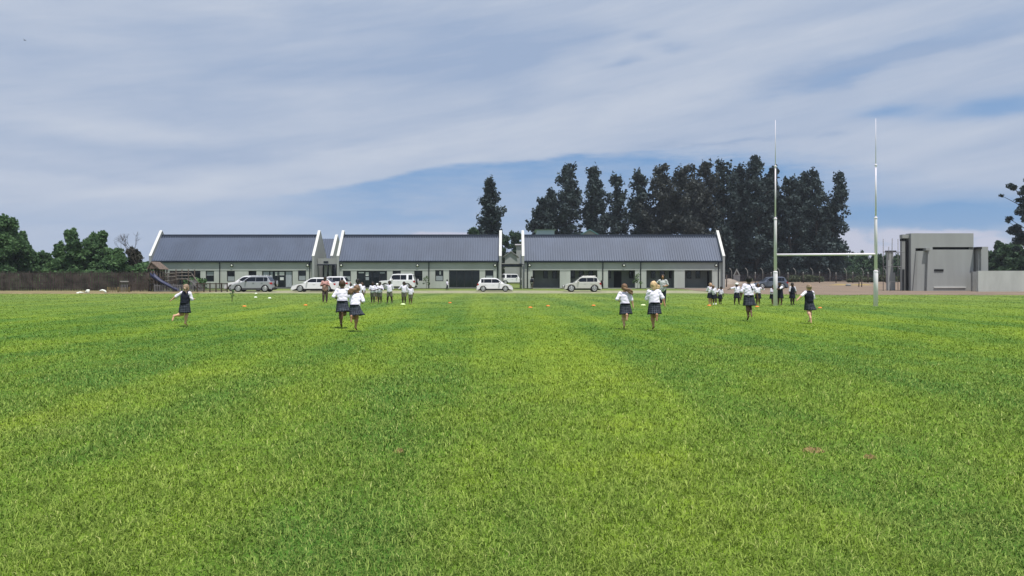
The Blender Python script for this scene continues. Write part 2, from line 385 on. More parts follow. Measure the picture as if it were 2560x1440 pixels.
# grass blades over the pitch, sized so that they stay just visible with distance
rng = np.random.default_rng(3)
NB = 820000; Y1, Y2 = 2.6, 72.0
Y = Y1 * (Y2 / Y1) ** rng.random(NB); Xg = (rng.random(NB) * 2 - 1) * (.76 * Y + 1.2)
Z = hgt(Xg, Y); s = Y / 5
cl_ = np.sin(Xg * 7 + np.sin(Y * 5)) * np.sin(Y * 6 + np.sin(Xg * 4)) * .2 + 1
L = .050 * np.maximum(s, .6) ** .10 * (.6 + .8 * rng.random(NB)) * cl_; wd = .0050 * np.maximum(s, .6) ** .76 * (.7 + .6 * rng.random(NB))
th = rng.random(NB) * 2 * np.pi; lean = .55 + 1.1 * rng.random(NB) + .35 * np.clip((Y - 10) / 20, 0, 1); ph = th + rng.normal(0, .7, NB)
dxy = np.stack([np.cos(th), np.sin(th)], -1); d2 = np.stack([np.cos(ph), np.sin(ph)], -1); sd_ = np.stack([-np.sin(th), np.cos(th)], -1)
base = np.stack([Xg, Y], -1)
mid = base + dxy * (L * .45 * np.sin(lean * .8))[:, None]; tip = mid + d2 * (L * .6 * np.sin(np.minimum(lean * 1.35, 1.55)))[:, None]
zm = Z + L * .5 * np.cos(lean * .8); zt = zm + L * .5 * np.cos(np.minimum(lean * 1.35, 1.5))
hw = (wd / 2)[:, None]
P = np.empty((NB, 5, 3), np.float32)
P[:, 0, :2] = base - sd_ * hw; P[:, 1, :2] = base + sd_ * hw; P[:, 2, :2] = mid + sd_ * hw; P[:, 3, :2] = mid - sd_ * hw; P[:, 4, :2] = tip
P[:, 0, 2] = P[:, 1, 2] = Z - .01; P[:, 2, 2] = P[:, 3, 2] = zm; P[:, 4, 2] = zt
o5 = (np.arange(NB) * 5)[:, None]
fl = np.concatenate([o5 + np.array([[0, 1, 2, 3]]), o5 + np.array([[3, 2, 4]])], 1)
tag(raw_mesh('grass', P, fl, np.tile([4, 3], NB), 'blade'), 'short bright green lawn grass covering the pitch', 'grass', kind='stuff')
del P, fl
# little clods of bare soil in the turf
for k, (px, py, w, lab) in enumerate(((2032, 1128, .10, 'largest brown clod of soil in the grass at lower right'), (2175, 1145, .06, 'small brown clod of soil right of the largest clod'), (997, 1130, .045, 'small reddish clod of soil in the grass left of centre'))):
    p = gp(px, py); rr = random.Random(k); n = 26; v = []
    for i in range(n):
        for j in range(n):
            u, q = i / (n - 1) * 2 - 1, j / (n - 1) * 2 - 1; e = max(0, 1 - (u * u + q * q))
            v.append((p.x + u * w * 1.25, p.y + q * w * .9, p.z - .02 + e ** .5 * .035 + e * rr.uniform(-.008, .020) * (1 + math.sin(u * 9 + k) * math.cos(q * 8))))
    f = [(i * n + j, (i + 1) * n + j, (i + 1) * n + j + 1, i * n + j + 1) for i in range(n - 1) for j in range(n - 1)]
    tag(MB().add(v, f).build('soil_clod', 'soil'), lab, 'soil clod', 'soil clods in the grass')
# ---------------------------------------------------------------- the three long blocks
FD = 94.0                                   # distance of the facades
GZ = float(terr(FD)) + .02
def bx(px): return PX(px, FD)
def bz(py): return PZ(py, FD)
def wall_with_holes(b, x0, x1, z0, z1, y, th, holes, mi=0):
    """a wall slab with rectangular openings, built from butting boxes; holes = (xa, xb, za, zb)"""
    xs_ = sorted({x0, x1, *[h[0] for h in holes], *[h[1] for h in holes]})
    for a, c in zip(xs_[:-1], xs_[1:]):
        m_ = (a + c) / 2; hs = sorted([h for h in holes if h[0] < m_ < h[1]], key=lambda h: h[2]); z = z0
        for h in hs:
            if h[2] > z + 1e-4: b.box(a, c, y, y + th, z, h[2], mi)
            z = h[3]
        if z < z1 - 1e-4: b.box(a, c, y, y + th, z, z1, mi)
def roof_mesh(x0, x1, ye, ze, yr, zr, yb, pitch=.30):
    """ribbed metal sheeting over both slopes"""
    nr = int((x1 - x0) / pitch); pr = [(0, 0), (.35, 0), (.45, .06), (.62, .06), (.72, 0)]
    xs_, hs = [], []
    for i in range(nr):
        for a, h in pr: xs_.append(x0 + (i + a) * (x1 - x0) / nr); hs.append(h)
    xs_.append(x1); hs.append(0); n = len(xs_); v = []
    ln = math.hypot(yr - ye, zr - ze); ny_, nz_ = -(zr - ze) / ln, (yr - ye) / ln
    for (y, z, sx) in ((ye, ze, 1), (yr, zr, 1), (yb, ze, -1)):
        for x, h in zip(xs_, hs):
            v.append((x, y + (ny_ * h * sx if y != yr else 0), z + nz_ * h + .0))
    f = [(r * n + i, r * n + i + 1, (r + 1) * n + i + 1, (r + 1) * n + i) for r in range(2) for i in range(n - 1)]
    return MB().add(v, f)
def window(par, xa, xb, za, zb, y, kind='sash', frame='frame'):
    b = MB(); t_ = .06
    b.box(xa, xa + t_, y, y + .07, za, zb); b.box(xb - t_, xb, y, y + .07, za, zb)
    b.box(xa + t_, xb - t_, y, y + .07, zb - t_, zb); b.box(xa + t_, xb - t_, y, y + .07, za, za + t_)
    zm = za + (zb - za) * .52
    if kind != 'narrow': b.box(xa + t_, xb - t_, y, y + .065, zm - .03, zm + .03)
    w = b.build('window', frame, par)
    MB().box(xa + t_, xb - t_, y + .03, y + .045, za + t_, zb - t_).build('pane', 'glass', w)
    if kind == 'blind_top': MB().box(xa + t_ + .03, xb - t_ - .03, y + .012, y + .024, zm + .06, zb - t_ - .03).build('blind', 'blind', w)
    if kind == 'blind_low': MB().box(xa + t_ + .03, xb - t_ - .03, y + .012, y + .024, za + t_ + .03, zm - .05).build('blind', 'blind', w)
    if kind == 'both':
        MB().box(xa + t_ + .45, xb - t_ - .25, y + .012, y + .024, zm + .12, zb - t_ - .08).build('paper', 'paper', w)
        MB().box(xa + t_ + .03, xb - t_ - .03, y + .012, y + .024, za + t_ + .03, zm - .05).build('blind', 'blind', w)
    return w
def slider(par, xa, xb, za, zb, y, kind):
    b = MB(); t_ = .08
    b.box(xa, xa + t_, y, y + .08, za, zb); b.box(xb - t_, xb, y, y + .08, za, zb); b.box(xa + t_, xb - t_, y, y + .08, zb - t_, zb); b.box(xa + t_, xb - t_, y, y + .08, za, za + t_)
    q = (xb - xa) / 4
    for i in (1, 2, 3): b.box(xa + q * i - .04, xa + q * i + .04, y + .005, y + .075, za + t_, zb - t_)
    w = b.build('sliding_door', 'frame', par)
    MB().box(xa + t_, xb - t_, y + .04, y + .055, za + t_, zb - t_).build('pane', 'glass', w)
    def cur(a, c, mt='curtain', z0=None, z1=None):
        k = 14; v = []
        for i in range(k + 1):
            x = a + (c - a) * i / k; yy = y + .02 + .012 * math.sin(i * 2.2)
            v += [(x, yy, z0 or za + t_ + .02), (x, yy, z1 or zb - t_ - .02)]
        MB().add(v, [(2 * i, 2 * i + 2, 2 * i + 3, 2 * i + 1) for i in range(k)], 0, True).build('curtain', mt, w)
    H_ = zb - za
    if kind == 'curtains':
        cur(xa + .12, xa + q - .1); cur(xa + q + .06, xa + q * 1.35); cur(xb - q + .08, xb - .14)
        for a, c_, d, e in ((.42, .52, .72, .93), (.56, .72, .74, .93), (.58, .70, .45, .62)):
            MB().box(xa + (xb - xa) * a, xa + (xb - xa) * c_, y + .015, y + .03, za + H_ * d, za + H_ * e).build('paper', 'paper', w)
    if kind == 'papers':
        for a, c_, d, e in ((.29, .39, .70, .92), (.29, .40, .45, .64), (.06, .24, .86, .93), (.74, .92, .84, .93)):
            MB().box(xa + (xb - xa) * a, xa + (xb - xa) * c_, y + .015, y + .03, za + H_ * d, za + H_ * e).build('paper', 'paper' if a < .3 and d > .6 else 'blind', w)
    return w
def block(name, px0, px1, label, pipes, lamps, openings, recesses=(), parapets=(True, True)):
    x0, x1 = bx(px0), bx(px1)
    root = empty(name, ((x0 + x1) / 2, FD, GZ), label, 'building', 'long single storey blocks'); ox, oy, oz = root.location
    kids = []
    def part(o): kids.append(o); return o
    ze, zr, yr, yb = bz(651.5), PZ(587.5, FD + 2.6), FD + 2.6, FD + 5.4
    zband = bz(676.5); zt = ze - .06
    # openings: px a, px b, top row, bottom row, kind
    hl = [(bx(a), bx(c_), max(bz(d), GZ + .12), bz(e)) for a, c_, e, d, k_ in openings] + [(bx(a), bx(c_), GZ + .10, bz(675.5)) for a, c_, _ in recesses]
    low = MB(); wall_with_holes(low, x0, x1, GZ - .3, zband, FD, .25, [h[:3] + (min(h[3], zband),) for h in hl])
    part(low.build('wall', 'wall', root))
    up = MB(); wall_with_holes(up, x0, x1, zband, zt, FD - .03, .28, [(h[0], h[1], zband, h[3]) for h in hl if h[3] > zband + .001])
    part(up.build('upper_band', 'wall_band', root))  # upper strip of the wall, slightly proud and darker in tone
    bk = MB().box(x0, x1, yb - .4, yb - .15, GZ - .3, zt).box(x0 + .02, x1 - .02, FD + .26, yb - .41, GZ - .2, GZ + .08)
    part(bk.build('back_wall', 'wall', root))
    # interior seen dark through the glass
    for (a, c_, e, d, k_) in openings:
        xa, xb_, zb_, za = bx(a), bx(c_), bz(e), max(bz(d), GZ + .12)
        part((slider if k_ in ('curtains', 'papers', 'plain', 'dark') else window)(root, xa, xb_, za, zb_, FD + .10, k_))
    for (a, c_, wins) in recesses:
        xa, xb_ = bx(a), bx(c_); dy = 1.7; zc = bz(675.5)
        part(MB().box(xa, xb_, FD + dy, FD + dy + .1, GZ + .08, zc).box(xa - .12, xa - .002, FD + .252, FD + dy + .1, GZ + .08, zc).box(xb_ + .002, xb_ + .12, FD + .252, FD + dy + .1, GZ + .08, zc).box(xa - .1, xb_ + .1, FD + .252, FD + dy + .1, zc + .003, zc + .1).build('recess_wall_shaded', 'recess_wall_shaded', root))
        part(MB().box(xa - .02, xb_ + .02, FD - .16, FD + dy - .003, GZ - .2, GZ + .10).build('step', 'concrete', root))
        for wv in wins:
            kx = (FD + dy - .08) / FD
            qa, qb = max(PX(wv[0], FD + dy), xa), min(PX(wv[1], FD + dy), xb_)
            if len(wv) > 2: part(MB().box(qa, qb, FD + dy - .06, FD + dy - .01, GZ + .11, zc - .12).build('door', wv[2], root))
            else: part(window(root, qa, qb, PZ(696, FD + dy), PZ(677.5, FD + dy), FD + dy - .08, 'narrow'))
    part(roof_mesh(x0 + .04, x1 - .04, FD - .14, ze - .02, yr, zr, yb + .14).build('roof', 'roof', root))
    part(MB().prism([(yr - .30, zr - .34), (yr, zr + .07), (yr + .30, zr - .34), (yr, zr + .02)], x0 + .03, x1 - .03).build('ridge_cap', 'ridge_cap', root))
    part(MB().box(x0, x1, FD - .26, FD - .10, ze - .24, ze - .03).build('gutter', 'fascia', root, bevel=.02))
    for side, xx in ((0, x0), (1, x1)):
        xa, xb_ = (xx - .02, xx + .24) if side == 0 else (xx - .24, xx + .02)
        zs = bz(641); yf = FD - .34
        prof = [(yf, GZ - .3), (yf, zs), (yr, zr + .52), (yb + .3, zs), (yb + .3, GZ - .3)]
        g = part(MB().prism(prof, xa, xb_).build('gable_wall', 'plaster', root))
        cp = MB(); th_ = .07
        cp.prism([(yf - .02, zs), (yf - .02, zs + th_), (yr, zr + .52 + th_), (yb + .32, zs + th_), (yb + .32, zs), (yr, zr + .522)], xa - .03, xb_ + .03)
        cp.build('coping', 'coping', g)
    for p_ in pipes:
        part(MB().tube([(bx(p_), FD - .18, ze - .2), (bx(p_), FD - .09, ze - .5), (bx(p_), FD - .09, GZ)], .055, 8).build('downpipe', 'fascia', root))
    for p_ in lamps:
        l_ = part(MB().lathe([(.2, -.04), (.2, .03), (.15, .045)], 16, 'y', (bx(p_), FD - .08, bz(663.5))).build('wall_lamp', 'frame', root))
        MB().lathe([(.01, -.12), (.09, -.10), (.13, -.045)], 12, 'y', (bx(p_), FD - .08, bz(663.5))).build('globe', 'white_plastic', l_)
    part(MB().box(x0 + .3, x1 - .3, FD - .05, FD - .003, GZ - .2, GZ + .07).build('plinth', 'frame', root))
    for o in kids: o.location = (-ox, -oy, -oz)
    return root
block('classroom_block', 376, 787, 'long grey block on the left with blue ribbed roof, behind the wooden play frame', (550, 775), (580, 769.5),
      [(424, 501, 677, 723, 'dark'), (514, 535, 677, 704, 'blind_top'), (567, 587, 677, 704, 'blind_low'), (621, 641, 677, 704, 'narrow'), (655, 731.5, 677, 721.5, 'curtains'), (745, 765, 676, 702, 'blind_low')])
block('classroom_block', 844, 1253, 'middle long grey block with blue ribbed roof, between the portal and the open canopy', (848, 1072.5, 1243.5), (853.5, 1044, 1237.6),
      [(857, 877, 677, 703, 'blind_low'), (891.6, 967.5, 677, 721.5, 'papers'), (981.5, 1002, 676.5, 703, 'sash'), (1035.5, 1056, 676.5, 702, 'sash'), (1088, 1108.5, 675.5, 703, 'both'), (1122.5, 1199, 675.5, 721, 'plain'), (1213, 1233.5, 675.5, 702, 'blind_low')])
block('classroom_block', 1305.5, 1810, 'long grey block on the right with five recessed doorways under its blue roof', (1319, 1507, 1601.6, 1796), (1324, 1559.5, 1790), [],
      [(1331.6, 1399.6, [(1326, 1336), (1358, 1369.6), (1380.6, 1391.8)]), (1426, 1493.6, [(1424, 1437), (1447.5, 1459), (1471, 1482.5)]), (1520, 1588, [(1516, 1527), (1534.5, 1553.5, 'dark'), (1572, 1584)]),
       (1616, 1685.6, [(1627, 1638.5), (1649.5, 1661.5), (1672, 1684)]), (1712, 1780.5, [(1716.5, 1728), (1739, 1750.5), (1768, 1782, 'dark')])])
# entrance portal between the first two blocks, with the lower wing behind it
r = empty('entrance_portal', (bx(815), FD + 1.2, GZ), 'flat roofed grey entrance portal between the left and middle long blocks', 'portal'); o = r.location
yy = FD + 1.2; xa, xb = bx(788.5), bx(842)
ks = [MB().box(xa, xb, yy, yy + .3, PZ(661, yy), PZ(646, yy)).box(xb - .35, xb, yy + .302, yy + 3, GZ, PZ(661, yy)).build('wall', 'plaster', r),
      MB().box(PX(785, yy), PX(843, yy), yy - .14, yy - .003, PZ(663.5, yy), PZ(660.5, yy)).build('gutter', 'fascia', r),
      MB().box(PX(809, yy), PX(821, yy), yy - .03, yy - .004, PZ(657.5, yy), PZ(653, yy)).build('sign_plate', 'fascia', r),
      MB().box(xa + .01, xb - .36, yy + 2.4, yy + 2.5, GZ, PZ(661, yy) - .01).build('door_glazing', 'glass', r),
      MB().box(PX(816.5, yy), PX(819, yy), yy + 2.2, yy + 2.39, GZ, PZ(661, yy) - .01).build('door_post', 'frame', r)]
for p_ in (811.5, 823): ks.append(MB().box(PX(p_ - 3.2, yy), PX(p_ + 3.2, yy), yy + .5, yy + .8, GZ, PZ(662, yy)).build('column', 'plaster', r))
for p_ in (838.5, ): ks.append(MB().tube([(PX(p_, yy), yy - .1, PZ(661, yy)), (PX(p_, yy), yy - .1, GZ)], .05).build('downpipe', 'fascia', r))
for k_ in ks: k_.location = -o
ye = 101.0; GE = float(terr(ye)); r = empty('rear_wing', (PX(812, 104), 104, GE), 'lower blue roofed wing seen in the gap behind the entrance portal', 'building'); o = r.location
zr = PZ(597, 103.6); x0, x1 = -29.0, PX(828, 101)
ks = [MB().box(x0, x1, ye, ye + 5.2, GE, 3.7).build('wall', 'wall', r), roof_mesh(x0, x1, ye - .1, 3.7, ye + 2.6, zr, ye + 5.3).build('roof', 'roof', r)]
g = MB().prism([(ye - .3, GE), (ye - .3, 4.3), (ye + 2.6, zr + .5), (ye + 5.5, 4.3), (ye + 5.5, GE)], x1 - .02, x1 + .26).build('gable_wall', 'plaster', r); ks.append(g)
MB().prism([(ye - .32, 4.3), (ye - .32, 4.38), (ye + 2.6, zr + .58), (ye + 5.52, 4.38), (ye + 5.52, 4.3), (ye + 2.6, zr + .502)], x1 - .06, x1 + .30).build('coping', 'coping', g)
for k_ in ks: k_.location = -o
# canopy over the gap between the middle and right block
yy = FD + 1.0; r = empty('canopy', (bx(1280), yy, GZ), 'dark steel canopy bridging the gap between middle and right long blocks', 'canopy'); o = r.location
ks = [MB().box(bx(1254), bx(1304.5), yy, yy + 3.2, PZ(667, yy), PZ(660, yy)).build('roof', 'fascia', r),
      MB().box(bx(1254), bx(1304.5), yy - .05, yy - .002, PZ(660, yy), PZ(658.2, yy)).build('flashing', 'concrete', r)]
for p_, q in ((1301.3, 0), (1301.3, 2.9), (1256.5, 2.9)): ks.append(MB().box(PX(p_, yy) - .07, PX(p_, yy) + .07, yy + q + .05, yy + q + .19, GZ, PZ(667, yy) - .002).build('post', 'post_white', r))
ks.append(MB().prism([(yy + .1, PZ(658, yy)), (yy + 2.6, PZ(634, yy)), (yy + 2.8, PZ(634, yy)), (yy + .5, PZ(658, yy))], bx(1300.5), bx(1303)).build('coping', 'coping', r))
ks.append(MB().tube([(bx(1310), FD - .44, PZ(662, yy)), (bx(1310), FD - .44, GZ)], .05).tube([(bx(1304), FD - .44, PZ(662, yy)), (bx(1311.5), FD - .44, PZ(662, yy))], .05).build('downpipe', 'fascia', r))
for k_ in ks: k_.location = -o
# houses glimpsed in the gap and over the roofs
def house(label, pxa, pxb, D, pyr, pye, m_roof, dep=4.0, gable_front=False, m_wall='plaster'):
    g0 = float(terr(D)); xa, xb = PX(pxa, D), PX(pxb, D); zr_, ze_ = PZ(pyr, D), PZ(pye, D)
    r = empty('house', ((xa + xb) / 2, D, g0), label, 'house', 'houses beyond the long blocks'); o = r.location
    w = MB().box(xa, xb, D, D + 2 * dep, g0, ze_)
    if gable_front:
        xm = (xa + xb) / 2
        w.prism([(xa, ze_), (xm, zr_ - .05), (xb, ze_)], D, D + 2 * dep, 'y')
        rf = MB().prism([(xa - .3, ze_ - .15), (xm, zr_), (xb + .3, ze_ - .15), (xb + .3, ze_), (xm, zr_ + .15), (xa - .3, ze_)], D - .3, D + 2 * dep + .3, 'y')
    else: rf = MB().prism([(D - .3, ze_ + .01), (D + dep, zr_), (D + 2 * dep + .3, ze_ + .01)], xa - .3, xb + .3)
    w.build('wall', m_wall, r, -o); rf.build('roof', m_roof, r, -o)
house('small house with pale grey gable seen through the gap beside the canopy', 1262, 1293, 150, 629, 641, 'far_roof', 4, True)
house('taller grey house partly hidden by the left gable of the right block', 1291, 1330, 160, 608, 613, 'far_roof', 4)
house('pale blue house peeking over the left end of the right roof', 1343, 1386, 128, 572, 574, 'far_blue', 4, False, 'far_blue')
house('teal roofed house peeking over the ridge between dark tree trunks', 1452, 1496, 133, 575, 588, 'far_teal', 4, True)
# ---------------------------------------------------------------- the grey building at right
D0 = 80.0; G0 = float(terr(D0)); r = empty('grey_building', (PX(2360, D0), D0, G0), 'unfinished looking grey plastered building with flat roof and dark slots, at right', 'building'); o = r.location
q = lambda p: PX(p, D0); z = lambda p: PZ(p, D0)
ks = []
def kp(b, n, m_, **k): ob = b.build(n, m_, r, **k); ks.append(ob); return ob
mx0, mx1 = q(2284), q(2441)
b = MB()
wall_with_holes(b, mx0, mx1, G0 - .3, z(582.5), D0 + .5, .3, [(q(2295), q(2317), z(627), z(620)), (q(2338), q(2440), z(623.5), z(617)), (q(2338), q(2361.5), z(679), z(672))])
kp(b, 'front_wall', 'plaster')
kp(MB().box(mx0, mx0 + .3, D0 + .802, D0 + 1.6, G0 - .3, z(582.5)).box(mx1 - .3, mx1, D0 + .802, D0 + 1.6, G0 - .3, z(582.5)).box(mx0 + .31, mx1 - .31, D0 + 1.3, D0 + 1.6, G0 - .3, z(582.5)), 'side_wall', 'plaster_shaded')
kp(MB().box(mx0 + .31, mx1 - .31, D0 + .81, D0 + 1.29, z(586) - .2, z(586)), 'roof', 'concrete')
kp(MB().box(mx0 + .31, mx1 - .31, D0 + 1.2, D0 + 1.28, G0, z(587)), 'shade_backing', 'dark')  # black sheet behind the slots, their shade put into its colour
kp(MB().prism([(q(2297), G0 - .2), (q(2286.5), G0 - .2), (q(2295.5), z(627)), (q(2298.5), z(627))], D0 + .38, D0 + .498, 'y'), 'sloping_fin', 'plaster_shaded')
kp(MB().prism([(q(2319.5), G0 - .2), (q(2418), G0 - .2), (q(2418), z(623.5) - .012), (q(2323), z(623.5) - .012)], D0 + .2, D0 + .496, 'y'), 'projecting_panel', 'plaster')
kp(MB().box(q(2316.5), q(2326), D0 + .1, D0 + .497, z(626), z(620)), 'bracket', 'plaster_shaded')
kp(MB().box(q(2338), q(2361), D0 + .15, D0 + .198, z(678.5), z(673)), 'slot_window', 'dark')
kp(MB().box(q(2337), q(2417), D0 + .12, D0 + .198, z(719.5), z(717)), 'ledge', 'coping')
kp(MB().box(q(2441) + .005, q(2452), D0 - .2, D0 + 4.2, z(623), z(617.5)).box(q(2339), q(2441), D0 + .82, D0 + 1.5, z(623.4), z(617.2)), 'slot_shade', 'dark')  # black boxes painted in for the shadow gap under the roof slab
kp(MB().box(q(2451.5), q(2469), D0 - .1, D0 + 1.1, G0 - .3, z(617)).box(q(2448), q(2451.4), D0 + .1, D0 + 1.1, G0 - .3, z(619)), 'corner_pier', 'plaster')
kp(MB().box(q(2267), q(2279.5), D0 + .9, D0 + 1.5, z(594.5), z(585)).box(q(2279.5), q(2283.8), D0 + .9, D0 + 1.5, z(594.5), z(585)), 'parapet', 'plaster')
kp(MB().box(q(2267), q(2280), D0 + 1.0, D0 + 1.45, z(601), z(595)).box(q(2277), q(2281), D0 + .92, D0 + 1.4, G0, z(601)), 'recess_shade', 'dark')  # solid black boxes standing in for the shade beside the column
kp(MB().box(q(2267), q(2275.5), D0 + 1.0, D0 + 1.4, G0 - .2, z(601) - .003), 'column', 'plaster_shaded')
kp(MB().box(q(2268), q(2273), D0 + .93, D0 + .998, G0, z(673)), 'door', 'frame')
kp(MB().box(q(2246), q(2259.5), D0 + 2.2, D0 + 2.6, G0 - .2, z(628)).box(q(2259.6), q(2264.6), D0 + 2.2, D0 + 2.6, G0 - .2, z(681)), 'side_pier', 'plaster')
kp(MB().box(q(2243), q(2267), D0 + 2.15, D0 + 2.65, z(627.9), z(624.5)), 'beam', 'frame')
kp(MB().box(q(2418.5), q(2446), D0 - .9, D0 - .6, G0 - .3, z(679)), 'return_wall', 'plaster_shaded')
for k_ in ks: k_.location = -o
r = tag(MB().box(PX(2445.5, 77.5), PX(2445.5, 77.5) + 16, 77.5, 77.8, -.2, PZ(677, 77.5)).build('boundary_wall', 'wall'), 'low grey plastered wall running off the right side of the photo', 'wall')
r = empty('scaffold', (PX(2225, 79), 79, 0), 'rusty scaffold poles standing left of the grey building', 'scaffold'); o = r.location
for px, a, c_ in ((2208, 597, 727), (2229.5, 596, 660), (2245, 597, 726), (2222, 617, 650), (2225, 704, 729)):
    MB().tube([(PX(px, 79), 79, PZ(c_, 79)), (PX(px + (1 if px == 2229.5 else 0), 79), 79, PZ(a, 79))], .035, 6).build('pole', 'mesh_grey', r, -o)
for a, c_, zz in ((2207, 2256, 666.5), (2224, 2246, 704.5), (2209, 2262, 630)): MB().tube([(PX(a, 79), 79.05, PZ(zz, 79)), (PX(c_, 79), 79.05, PZ(zz + .5, 79))], .035, 6).build('cross_pole', 'mesh_grey', r, -o)
# ---------------------------------------------------------------- goal posts
D = 2880 / (764.5 - HY); D = gp(1938, 764).y; r = empty('goal_posts', (PX(2064, D), D, float(hgt(PX(2064, D), D))), 'tall white H-shaped rugby goal posts with thin extension rods', 'goal posts'); o = r.location
for px, j1, j2, j3, tp in ((1938.5, 681, 547, 416, 300), (2189.5, 679, 545, 413, 296)):
    x = PX(px, D); g0 = float(hgt(x, D)) - .1; lx = (px - CX) * .0016
    p = MB().tube([(x, D, g0), (x, D, PZ(j1, D)), (x, D, PZ(j1 - 3, D))], [.115, .112, .075], 14)
    p.tube([(x, D, PZ(j1 - 2, D)), (x, D, PZ(j2, D)), (x, D, PZ(j2 - 3, D))], [.082, .072, .045], 12)
    p.tube([(x, D, PZ(j2 - 2, D)), (x, D, PZ(j3, D))], [.042, .034], 10).tube([(x, D, PZ(j3, D)), (x, D, PZ(tp, D))], [.022, .011], 6)
    po = p.build('post', 'white_paint', r, -o)
    for jj, rr in ((j1, .12), (j2, .085), (j3, .06)): MB().lathe([(rr * .8, -.05), (rr, -.03), (rr, .03), (rr * .8, .05)], 12, 'z', (x, D, PZ(jj, D))).build('collar', 'white_paint', po)
MB().tube([(PX(1940, D), D, PZ(637, D)), (PX(2188, D), D, PZ(635.5, D))], .062, 10).build('crossbar', 'white_paint', r, -o)
# ---------------------------------------------------------------- trees
def leaves(cen, rad, n, size, g, flat=.75, up=.0):
    """leaf faces scattered on and in ellipsoidal clumps; returns (n,4,3)"""
    k = len(cen); idx = g.integers(0, k, n) if n > k else np.arange(n)
    w = rad[:, 0] ** 2; idx = g.choice(k, n, p=w / w.sum())
    d = g.normal(size=(n, 3)); d /= np.linalg.norm(d, axis=1)[:, None]; d *= (g.random(n) ** .45)[:, None]
    p = cen[idx] + d * rad[idx]
    a = g.normal(size=(n, 3)); a /= np.linalg.norm(a, axis=1)[:, None]; b = g.normal(size=(n, 3)); b = np.cross(a, b); b /= np.linalg.norm(b, axis=1)[:, None]
    s_ = (size * (.5 + g.random(n)))[:, None]
    return np.stack([p - a * s_ * .5, p + b * s_ * .35, p + a * s_ * .6, p - b * s_ * .35], 1)
def tree_obj(name, label, x, y, lv, trunk, m_leaf, group, cat='tree', crown='crown'):
    z = float(terr(y)); r = empty(name, (x, y, z), label, cat, group)
    n = len(lv); raw_mesh(crown, lv - np.array([x, y, 0]), np.arange(n * 4), [4] * n, m_leaf, r)
    if trunk: trunk.build('trunk', 'bark', r, (-x, -y, 0))
    return r
def pine(px, ptop, pw, D, label, seed, m='pine', twin=False, low=.04, dens=1.0, droop=.25, group='tall dark conifers behind the blocks'):
    """a tall ragged conifer: tiers of ascending limbs with needle clumps at their ends; pw = crown width in photo px"""
    g = np.random.default_rng(seed); x = PX(px, D); z0 = float(terr(D)); H = PZ(ptop, D) - z0; Rm = pw / 2 * D / F
    cen, rad = [], []; tr = MB()
    stems = [(0, 1.0, 1.0)] if not twin else [(-.42, 1.0, .62), (.42, .965, .6)]
    for (off, hs, rs) in stems:
        top = Vector((x + off * Rm, D, z0 + H * hs)); base = Vector((x + off * Rm * .3, D + off, z0))
        ax = lambda t_: base.lerp(top, t_) + Vector((math.sin(t_ * 5 + seed) * .35, 0, 0))
        tr.tube([ax(i / 6) for i in range(7)], [.42 * (1 - i / 6.6) * (H / 18) for i in range(7)], 7)
        t_ = low
        while t_ < .985:
            q_ = (t_ - low) / (1 - low)
            env = ((1 - q_) ** .62 * (.72 + .28 * math.sin(q_ * 3.1)) + .07) * (.58 + .62 * math.sin(q_ * 17 + seed) ** 2) * (1 if q_ > .45 else .9)
            env *= 1 if q_ > .12 else .75 + q_ * 2
            for _ in range(4 if t_ < .75 else 3):
                a = g.random() * 6.283; ln = Rm * rs * env * (.45 + .62 * g.random() ** .7); p0 = ax(t_)
                rise = ln * (.3 + .6 * g.random()) * (1 if q_ > .3 else .4)
                e = Vector((math.cos(a) * ln, math.sin(a) * ln, rise)); tr.tube([p0, p0 + e * .5 + Vector((0, 0, -.1 * ln)), p0 + e], [.10 * (1.1 - t_), .06, .02], 4, cap=False)
                for f_ in (.45, .75, 1.0):
                    if g.random() < (.55 if f_ < .6 else .92) * dens:
                        c_ = p0 + e * f_ + Vector(g.normal(size=3) * .22 * (H / 20)); sz = (.55 + .75 * g.random()) * (.55 + .55 * env) * (H / 18)
                        cen.append(c_); rad.append((sz * .95, sz * .95, sz * .8))
                        if g.random() < .6: cen.append(c_ + Vector((math.cos(a) * sz * .5, 0, sz * .9))); rad.append((sz * .32, sz * .32, sz * .85))
            t_ += .026 + .018 * g.random()
        for k in range(4): cen.append(ax(.965 + k * .011)); rad.append((.3 * (1.4 - k * .25),) * 2 + (.6,))
    cen = np.array([tuple(c_) for c_ in cen]); rad = np.array(rad); n = int(min(15000, 30 * len(cen)))
    lv = leaves(cen, rad, n, .50 * D / 150, g)
    lv[:, :, 2] -= z0; tr.v = [(a, b, c_ - z0) for a, b, c_ in tr.v]
    return tree_obj('pine_tree', label, x, D, lv, tr, m, group)
